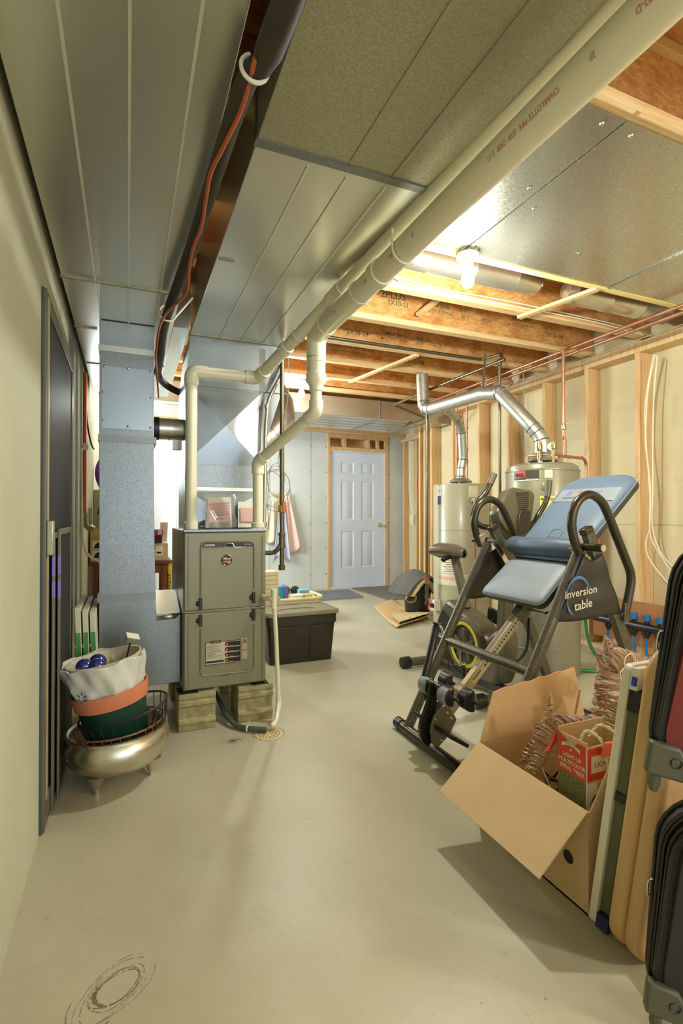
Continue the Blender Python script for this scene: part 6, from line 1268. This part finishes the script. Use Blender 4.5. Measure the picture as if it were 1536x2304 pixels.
# ================================================================== WOODEN TABLE AND ITS CLUTTER (behind the return drop)
M_wd = mat('brown_wood', (122,66,34), .5, 0, .2, 6, stretch=(1,8,8))
tt = thing('wooden_table', 'reddish brown wooden side table half hidden behind the galvanised return drop', 'table', (.03, 4.5, 0))
k = MB(); k.box(-.268,.33,4.28,4.80,.705,.73); k.build('table_top', M_wd, tt, bevel=.003); k = MB(); k.box(-.22,.30,4.31,4.325,.63,.705); k.build('apron', M_wd, tt)
for x in (-.225,.275):
    for y in (4.30,4.73): k = MB(); k.box(x-.018,x+.018,y,y+.036,0,.705); k.build('leg', M_wd, tt, bevel=.002)
k = MB(); k.box(-.24,.29,4.31,4.76,.36,.378); k.build('shelf', M_wd, tt, bevel=.002)
def carton(name, x0, x1, y0, y1, z0, z1, m, label, cat='box', extra=None):
    t = thing(name, label, cat, ((x0+x1)/2, (y0+y1)/2, z0)); k = MB(); k.box(x0,x1,y0,y1,z0+.0008,z1); k.build('carton' if 'box' in name else 'body', m, t, bevel=.002)
    if extra: extra(t)
    return t
M_yb = mat('box_yellow', (218,172,84), .55)
def e1(t):
    k = MB(); k.box(-.245,-.09,4.297,4.2995,.83,.895); k.build('white_panel', M_paper, t); k = MB(); k.box(-.245,-.09,4.297,4.2995,.755,.82); k.build('white_panel', M_paper, t)
    for z in (.785,.858): k = MB(); k.prism([(-.235,4.296,z-.02),(-.17,4.296,z-.022),(-.165,4.296,z),(-.19,4.296,z+.012),(-.205,4.296,z+.024),(-.225,4.296,z+.008)], (0,.001,0)); k.build('shoe_print', M_ink, t)
    text('Cool', .034, (-.245,4.2965,.905), (1,0,0), (0,0,1), mat('print_olive',(130,108,50),.6), t, shear=.3)
carton('shoe_box', -.262,.02,4.30,4.62,.73,.985,M_yb,'yellow shoe box with printed shoes at the left end of the wooden table', 'box', e1)
carton('yellow_bag', -.17,.02,4.33,4.6,.986,1.04,mat('yellow_pouch',(226,178,60),.5),'yellow pouch lying flat on the shoe box', 'bag')
t = thing('black_case', 'black tool case tilted on top of the pouch beside the wall spout', 'case', (-.15,4.40,1.04)); k = MB(); k.prism([(-.215,4.30,1.10),(-.19,4.30,1.20),(-.02,4.30,1.14),(-.02,4.30,1.04)], (0,.25,0)); k.build('body', M_blk, t, bevel=.01); k = MB(); k.tube(smooth_path([(-.19,4.29,1.20),(-.12,4.28,1.195),(-.05,4.29,1.165)],5), .006, 8); k.build('handle', M_chrome, t); k = MB(); k.tube([(-.15,4.292,1.12),(-.04,4.292,1.08)], .004, 8); k.build('blue_trim', mat('blue_trim',(40,90,170),.4), t)
t = thing('detergent_jug', 'orange labelled cream jug standing behind the black case', 'jug', (-.12,4.62,1.04)); k = MB(); k.lathe([(0,0),(.07,0),(.078,.02),(.078,.16),(.06,.21),(.03,.23),(.03,.26),(0,.262)], (-.12,4.66,1.045), (0,0,1), 24); k.build('jug_body', M_white, t); k = MB(); wrap(k, -.12,4.66,.0795,R(200),R(330),1.08,1.22); k.build('orange_label', mat('label_orange',(232,152,40),.5), t)
k = MB(); k.box(-.24,.02,4.80,4.98,0,1.33) if False else k.box(-.27,.05,4.84,5.05,.0005,1.31); tag(k.build('shelf_cabinet', mat('pale_green_box',(150,160,120),.6), bevel=.003), 'pale green cabinet standing behind the wooden table', 'cabinet')
def e2(t):
    text('T', .09, (-.215,4.878,1.53), (1,0,0), (0,0,1), M_inkw, t, bold=.04); k = MB(); k.box(-.235,-.10,4.877,4.879,1.47,1.495); k.build('pink_stripe', mat('magenta',(196,40,120),.5), t)
t = thing('purple_bag', 'purple and white pouch of cleaner on top of the pale green cabinet', 'bag', (-.13,4.93,1.31)); k = MB(); k.grid(lambda u, v: V((-.165+.10*math.sin(math.pi*(.18+.64*v))*math.cos(2*math.pi*u), 4.93+.045*math.sin(2*math.pi*u)*math.sin(math.pi*(.1+.85*v)), 1.312+.30*v)), 24, 12, True); k.build('pouch', mat('pouch_purple',(104,30,120),.4), t); e2(t)
def e3(t): k = MB(); k.box(.205,.26,4.297,4.2995,.77,.845); k.build('white_label', M_paper, t); k = MB(); k.box(.215,.25,4.295,4.2965,.785,.80); k.build('bar_code', M_ink, t)
carton('cardboard_carton', .08,.30,4.30,4.60,.73,.865,M_card,'brown carton with white label on the right end of the wooden table', 'box', e3)
carton('dark_box', .12,.255,4.31,4.5,.865,.925,mat('dark_red_box',(60,26,34),.5),'dark small box stacked on the brown carton')
carton('pink_box', .12,.262,4.315,4.5,.926,.975,mat('pink_box',(206,52,104),.5),'pink box topmost on the brown carton', 'box', lambda t: [MB().box(.225,.255,4.312,4.3145,.935,.97).build('bar_code_label', M_paper, t)])
k = MB(); k.slab([(.245,4.42,.87),(.30,4.42,.87),(.31,4.46,1.03),(.25,4.46,1.03)], .004); tag(k.build('paper_sheet', M_paper), 'folded white paper sheet leaning behind the pink box', 'paper')
carton('yellow_book', .305,.335,4.34,4.6,.40,.72,mat('book_yellow',(232,206,52),.5),'upright yellow box with black lettering at the table end', 'box', lambda t: [text('Champion', .045, (.325,4.338,.43), (0,0,1), (-1,0,0), M_ink, t)])
carton('red_bottle', -.20,-.14,4.34,4.40,.378,.60,mat('red_bottle',(206,60,50),.35),'red bottle on the lower shelf of the wooden table', 'bottle')
carton('orange_box', -.19,-.08,4.20,4.27,.0,.30,mat('orange_red_box',(196,92,52),.6),'orange printed box on the floor in front of the wooden table', 'box')
carton('red_jug', .30,.40,4.40,4.52,.0005,.62,mat('red_jug',(200,62,44),.35),'red and brown container glimpsed beside the furnace', 'container')
for (x, y, lb) in ((.19,6.9,'thin copper tube on the back wall left of the furnace, left one'), (.27,6.9,'thin copper tube on the back wall left of the furnace, right one')): 
    k = MB(); k.cyl((x,y,.001),(x,y,1.75),.012,10); tag(k.build('copper_tube', M_coppero), lb, 'pipe')

# ================================================================== STORAGE TOTE, BASKET, RUGS, TOWELS
tu = thing('storage_tote', 'dark olive storage tote with grey lid beside the furnace', 'tote', (1.2, 3.85, 0))
def rbox(k, x0, x1, y0, y1, z0, z1, r, tx=0, n=5):
    a = rrect(((x0+x1)/2,(y0+y1)/2,z0),(1,0,0),(0,1,0),x1-x0-2*tx,y1-y0-2*tx,r,n); b = rrect(((x0+x1)/2,(y0+y1)/2,z1),(1,0,0),(0,1,0),x1-x0,y1-y0,r,n); m = len(a)
    k.add(a+b, [tuple(range(m-1,-1,-1)), tuple(range(m,2*m))]+[(i,(i+1)%m,m+(i+1)%m,m+i) for i in range(m)])
tx0, tx1, ty0, ty1 = .93, 1.455, 3.57, 3.93
M_tote = mat('tote_olive', (40,37,20), .4, 0, .05, 4)
k = MB(); rbox(k, tx0, tx1, ty0, ty1, .002, .30, .03, .022); k.build('bin', M_tote, tu); k = MB(); rbox(k, tx0-.008, tx1+.008, ty0-.008, ty1+.008, .285, .355, .03, 0); k.build('rim_band', M_tote, tu, bevel=.003)
k = MB(); 
for (a, b_) in ((.985,1.115),(1.25,1.385)): k.prism([(a,ty0+.012,.03),(b_,ty0+.012,.03),(b_,ty0-.004,.27),(a,ty0-.004,.27)], (0,.008,0)); k.build('raised_panel', M_tote, tu, bevel=.003); k = MB()
M_lid = mat('lid_grey', (130,124,96), .45)
k = MB(); rbox(k, tx0-.018, tx1+.030, ty0-.018, ty1+.018, .352, .372, .04); k.build('lid', M_lid, tu, bevel=.003); k = MB(); P = rrect(((tx0+tx1)/2+.006,(ty0+ty1)/2,.374),(1,0,0),(0,1,0),tx1-tx0+.03,ty1-ty0+.015,.04,6); k.tube(P, .009, 8, closed=True); k.tube(smooth_path([(1.0,3.68,.373),(1.12,3.74,.376),(1.25,3.75,.376),(1.33,3.72,.373)],5), .003, 6); k.build('lid_ridge', M_lid, tu)
k = MB(); k.box(.735,.775,3.45,3.66,.0006,.22); tag(k.build('black_bin', M_blkm, bevel=.01), 'small black bin in the shade between furnace and tote', 'bin')
# white stack of cartons behind furnace edge
for i in range(6): z = .336+.040*i; k = MB(); k.box(1.15,1.285,4.55,4.70,z,z+.0385); o = k.build('paper_pack', mat('cream_pack',(222,208,160),.6), bevel=.004); tag(o, ['bottom', 'second lowest', 'third lowest', 'third highest', 'second highest', 'top'][i]+' cream pack of the stack just right of the furnace', 'pack', 'stack of cream packs behind the furnace')
k = MB(); k.box(1.13,1.30,4.53,4.72,.0006,.335); tag(k.build('stool', mat('cream_stool',(206,190,150),.6), bevel=.004), 'cream box stool behind the tote carrying the stack of packs', 'stool')
# laundry basket with items
lbk = thing('laundry_basket', 'low cream basket full of bottles and boxes behind the tote', 'basket', (1.50,5.2,0))
c = V((1.50,5.15,0)); k = MB(); P0 = rrect(c+V((0,0,.245)),(1,0,0),(0,1,0),.76,.50,.14,7); P1 = rrect(c+V((0,0,.03)),(1,0,0),(0,1,0),.62,.38,.12,7); m = len(P0); k.add(P1+P0, [tuple(range(m-1,-1,-1))]+[(i,(i+1)%m,m+(i+1)%m,m+i) for i in range(m)]); k.build('basket_body', mat('basket_cream',(216,198,150),.6), lbk, solid=.006); k = MB(); k.tube(P0, .016, 10, closed=True); k.build('rolled_rim', MC['basket_cream'], lbk)
def bxi(x0,x1,y0,y1,z0,z1,m,lb,nm='carton'): k = MB(); k.box(x0,x1,y0,y1,z0,z1); return tag(k.build(nm,m,bevel=.003), lb, 'box')
bxi(1.39,1.49,5.08,5.18,.034,.355,mat('teal_box',(36,150,180),.5),'teal and blue carton in the cream basket'); bxi(1.492,1.535,5.06,5.20,.034,.36,mat('violet_box',(104,96,168),.5),'violet carton beside the teal one in the cream basket')
k = MB(); k.lathe([(0,0),(.06,0),(.070,.225),(.073,.23),(.073,.24),(0,.241)], (1.615,5.04,.034), (0,0,1), 28); tag(k.build('tub', M_white), 'round white tub with lid in the cream basket', 'tub')
for x, lb in ((1.56,'dark green leaf shaped piece, left one in the basket'), (1.66,'dark green leaf shaped piece, right one in the basket')): k = MB(); k.sphere((x,5.25,.29), .05, 14, (1,.3,.9)); tag(k.build('dark_object', mat('dark_green',(40,50,26),.5)), lb, 'object')
bxi(1.70,1.785,5.02,5.10,.034,.27,M_card,'brown carton at the right end of the cream basket'); bxi(1.68,1.79,5.14,5.23,.034,.30,mat('sky_box',(128,180,206),.5),'pale blue carton at the back right of the cream basket')
# rugs
def rugmesh(pts, th_, n, amp, seedn):
    rr = random.Random(seedn); p0, p1, p3, p2 = [V(p) for p in pts]
    def f(u, v): q = p0.lerp(p1, u).lerp(p2.lerp(p3, u) if False else p3.lerp(p2, u), v) if False else (p0*(1-u)*(1-v)+p1*u*(1-v)+p2*(1-u)*v+p3*u*v); e = min(u, v, 1-u, 1-v); return q+V((0,0,(th_+amp*rr.random()) if e > .004 else .001))
    k = MB(); k.grid(f, n, n); return k
k = rugmesh([(1.95,6.08,0),(2.90,6.12,0),(2.98,6.80,0),(1.95,6.80,0)], .012, 70, .014, 3); tag(k.build('shag_rug', mat('shag_lavender',(124,124,132),.9,0,.25,120,bump=.6,bscale=200)), 'small lavender grey shag rug in front of the white door', 'rug')
M_diag = mat('diag_rug', (104,98,92), .9)
n, L, b_ = nodes_of(M_diag); wvt = n.new('ShaderNodeTexWave'); wvt.inputs['Scale'].default_value = 9; wvt.inputs['Distortion'].default_value = 1.5; tc = [x for x in n if x.type == 'TEX_COORD'][0]; L.new(tc.outputs['Object'], wvt.inputs['Vector']); wvt.bands_direction = 'DIAGONAL'
mx = n.new('ShaderNodeMix'); mx.data_type = 'RGBA'; L.new(wvt.outputs['Fac'], mx.inputs['Factor']); mx.inputs['A'].default_value = lin((84,80,76)); mx.inputs['B'].default_value = lin((140,132,124)); L.new(mx.outputs['Result'], b_.inputs['Base Color'])
k = MB(); k.box(3.10,3.98,5.80,6.98,.0006,.012); tag(k.build('door_mat', M_diag, bevel=.003), 'dark grey diagonal patterned mat at the right of the white door', 'rug')
# towels
tw = thing('towel_rack', 'small hook rail on the back wall behind the iron gas pipe', 'rack', (1.98,7.06,1.25)); k = MB(); k.box(1.955,1.995,7.06,7.098,1.0,1.42); k.build('rail', M_lum, tw); k = MB(); k.tube([(1.975,7.06,1.36),(1.93,7.03,1.38),(1.90,7.02,1.41)], .006, 8); k.build('hook', M_brass, tw)
def towel(x, w0, w1, z0, z1, m, label, sd, skew=0, y=7.03):
    rr = random.Random(sd); ph = rr.uniform(0,6)
    k = MB(); k.grid(lambda u, v: V((x+(w0+(w1-w0)*v)*(u-.5)+skew*v, y+.018*math.sin(3.2*math.pi*u+ph)*(.4+v)+.006*math.sin(9*u+4*v), z1-(z1-z0)*v*(1-.10*abs(2*u-1)**1.5*(1 if sd % 2 else -1)))), 28, 20)
    tag(k.build('towel', m, solid=.008), label, 'towel')
towel(2.02, .06, .26, .52, 1.30, mat('towel_blue',(184,192,208),.9,0,.05,40,bump=.3,bscale=150), 'light blue towel hanging on the back wall behind the gas pipe', 2, .0, 6.985)
towel(2.10, .05, .22, .55, 1.42, mat('towel_pink',(226,196,182),.9,0,.05,40,bump=.3,bscale=150), 'pink towel with white edge hanging right of the blue one', 3, .10)
towel(1.90, .05, .24, .70, 1.30, mat('towel_cream',(222,214,180),.9,0,.05,40,bump=.3,bscale=150), 'cream cloth hanging left of the blue towel', 5, -.06)
# ================================================================== CARDBOARD SHEET, BIN WITH RUG
k = MB(); Q0, Q1, Q2, Q3 = [V(p) for p in ((2.71,5.46,0),(2.375,4.30,0),(2.90,4.52,0),(3.12,5.75,0))]
def sh_(u, v):
    p = (Q0*(1-u)+Q1*u)*(1-v)+(Q3*(1-u)+Q2*u)*v; return p+V((0,0,.004+.018*abs(math.sin(5*u+2*v))*v+.055*max(0,(u-.75)/.25)*(.3+v*.5)))
k.grid(sh_, 20, 14); ps = thing('packing_sheet', 'creased brown kraft sheet spread on the floor before the slim water heater', 'sheet', (2.8,5.0,0)); k.build('sheet', mat('kraft', (210,176,122), .75, 0, .03, 4), ps, solid=.004)
k = MB(); k.slab([(2.42,4.32,.06),(2.92,4.54,.075),(2.86,4.90,.03),(2.55,4.75,.05)], .004); k.build('folded_corner', mat('kraft_pale',(206,186,132),.75), ps)
k = MB()
for i in range(5): k.tube(smooth_path([(2.45+.1*i,4.36+.04*i,.035),(2.55+.08*i,4.42+.05*i,.05+.01*(i%2)),(2.66+.07*i,4.45+.05*i,.03)],4), .008, 6)
k.build('black_tape', M_blkm, ps)
tc_ = thing('waste_bin', 'round black bin in front of the slim water heater', 'bin', (2.86,4.62,0)); C0 = V((2.95,4.86,0))
tc_.location = C0; tc_['_o'] = tuple(C0)
k = MB(); k.lathe([(0,.001),(.13,.001),(.155,.30),(.16,.305),(.15,.30),(.125,.01),(0,.008)], C0, (0,0,1), 36); k.build('bin_body', M_blk, tc_)
def drape(cx, cy, cz, rx, ry, h, ph):
    return lambda u, v: V((cx+rx*(2*u-1)+.02*math.sin(9*v+ph), cy+ry*(2*v-1), cz+h*math.cos((2*u-1)*1.45)*(.8+.2*math.cos((2*v-1)*1.5))+.012*math.sin(8*u+5*v+ph)))
k = MB(); k.grid(drape(2.93,4.86,.20,.235,.20,.28,1), 30, 24); tag(k.build('draped_rug', mat('shag_grey',(104,104,96),.95,0,.3,120,bump=.8,bscale=220), solid=.02), 'grey shaggy bath rug draped over the black bin', 'rug')
k = MB(); k.grid(drape(2.93,4.80,.22,.16,.17,.20,3), 24, 20); tag(k.build('cream_cloth', mat('cream_cloth',(176,164,120),.8,0,.06,10), solid=.012), 'cream rug backing folded over the front of the black bin', 'cloth')
k = MB(); P = V((2.78,4.70,.20)); k.lathe([(.052,0),(.060,.03),(.055,.10),(.045,.16)], P, (-.2,-.9,-.55) if False else (.25,.75,.55), 22); tag(k.build('rolled_edge', MC['cream_cloth'], solid=.008), 'rolled cream corner of the rug hanging off the bin rim', 'cloth')
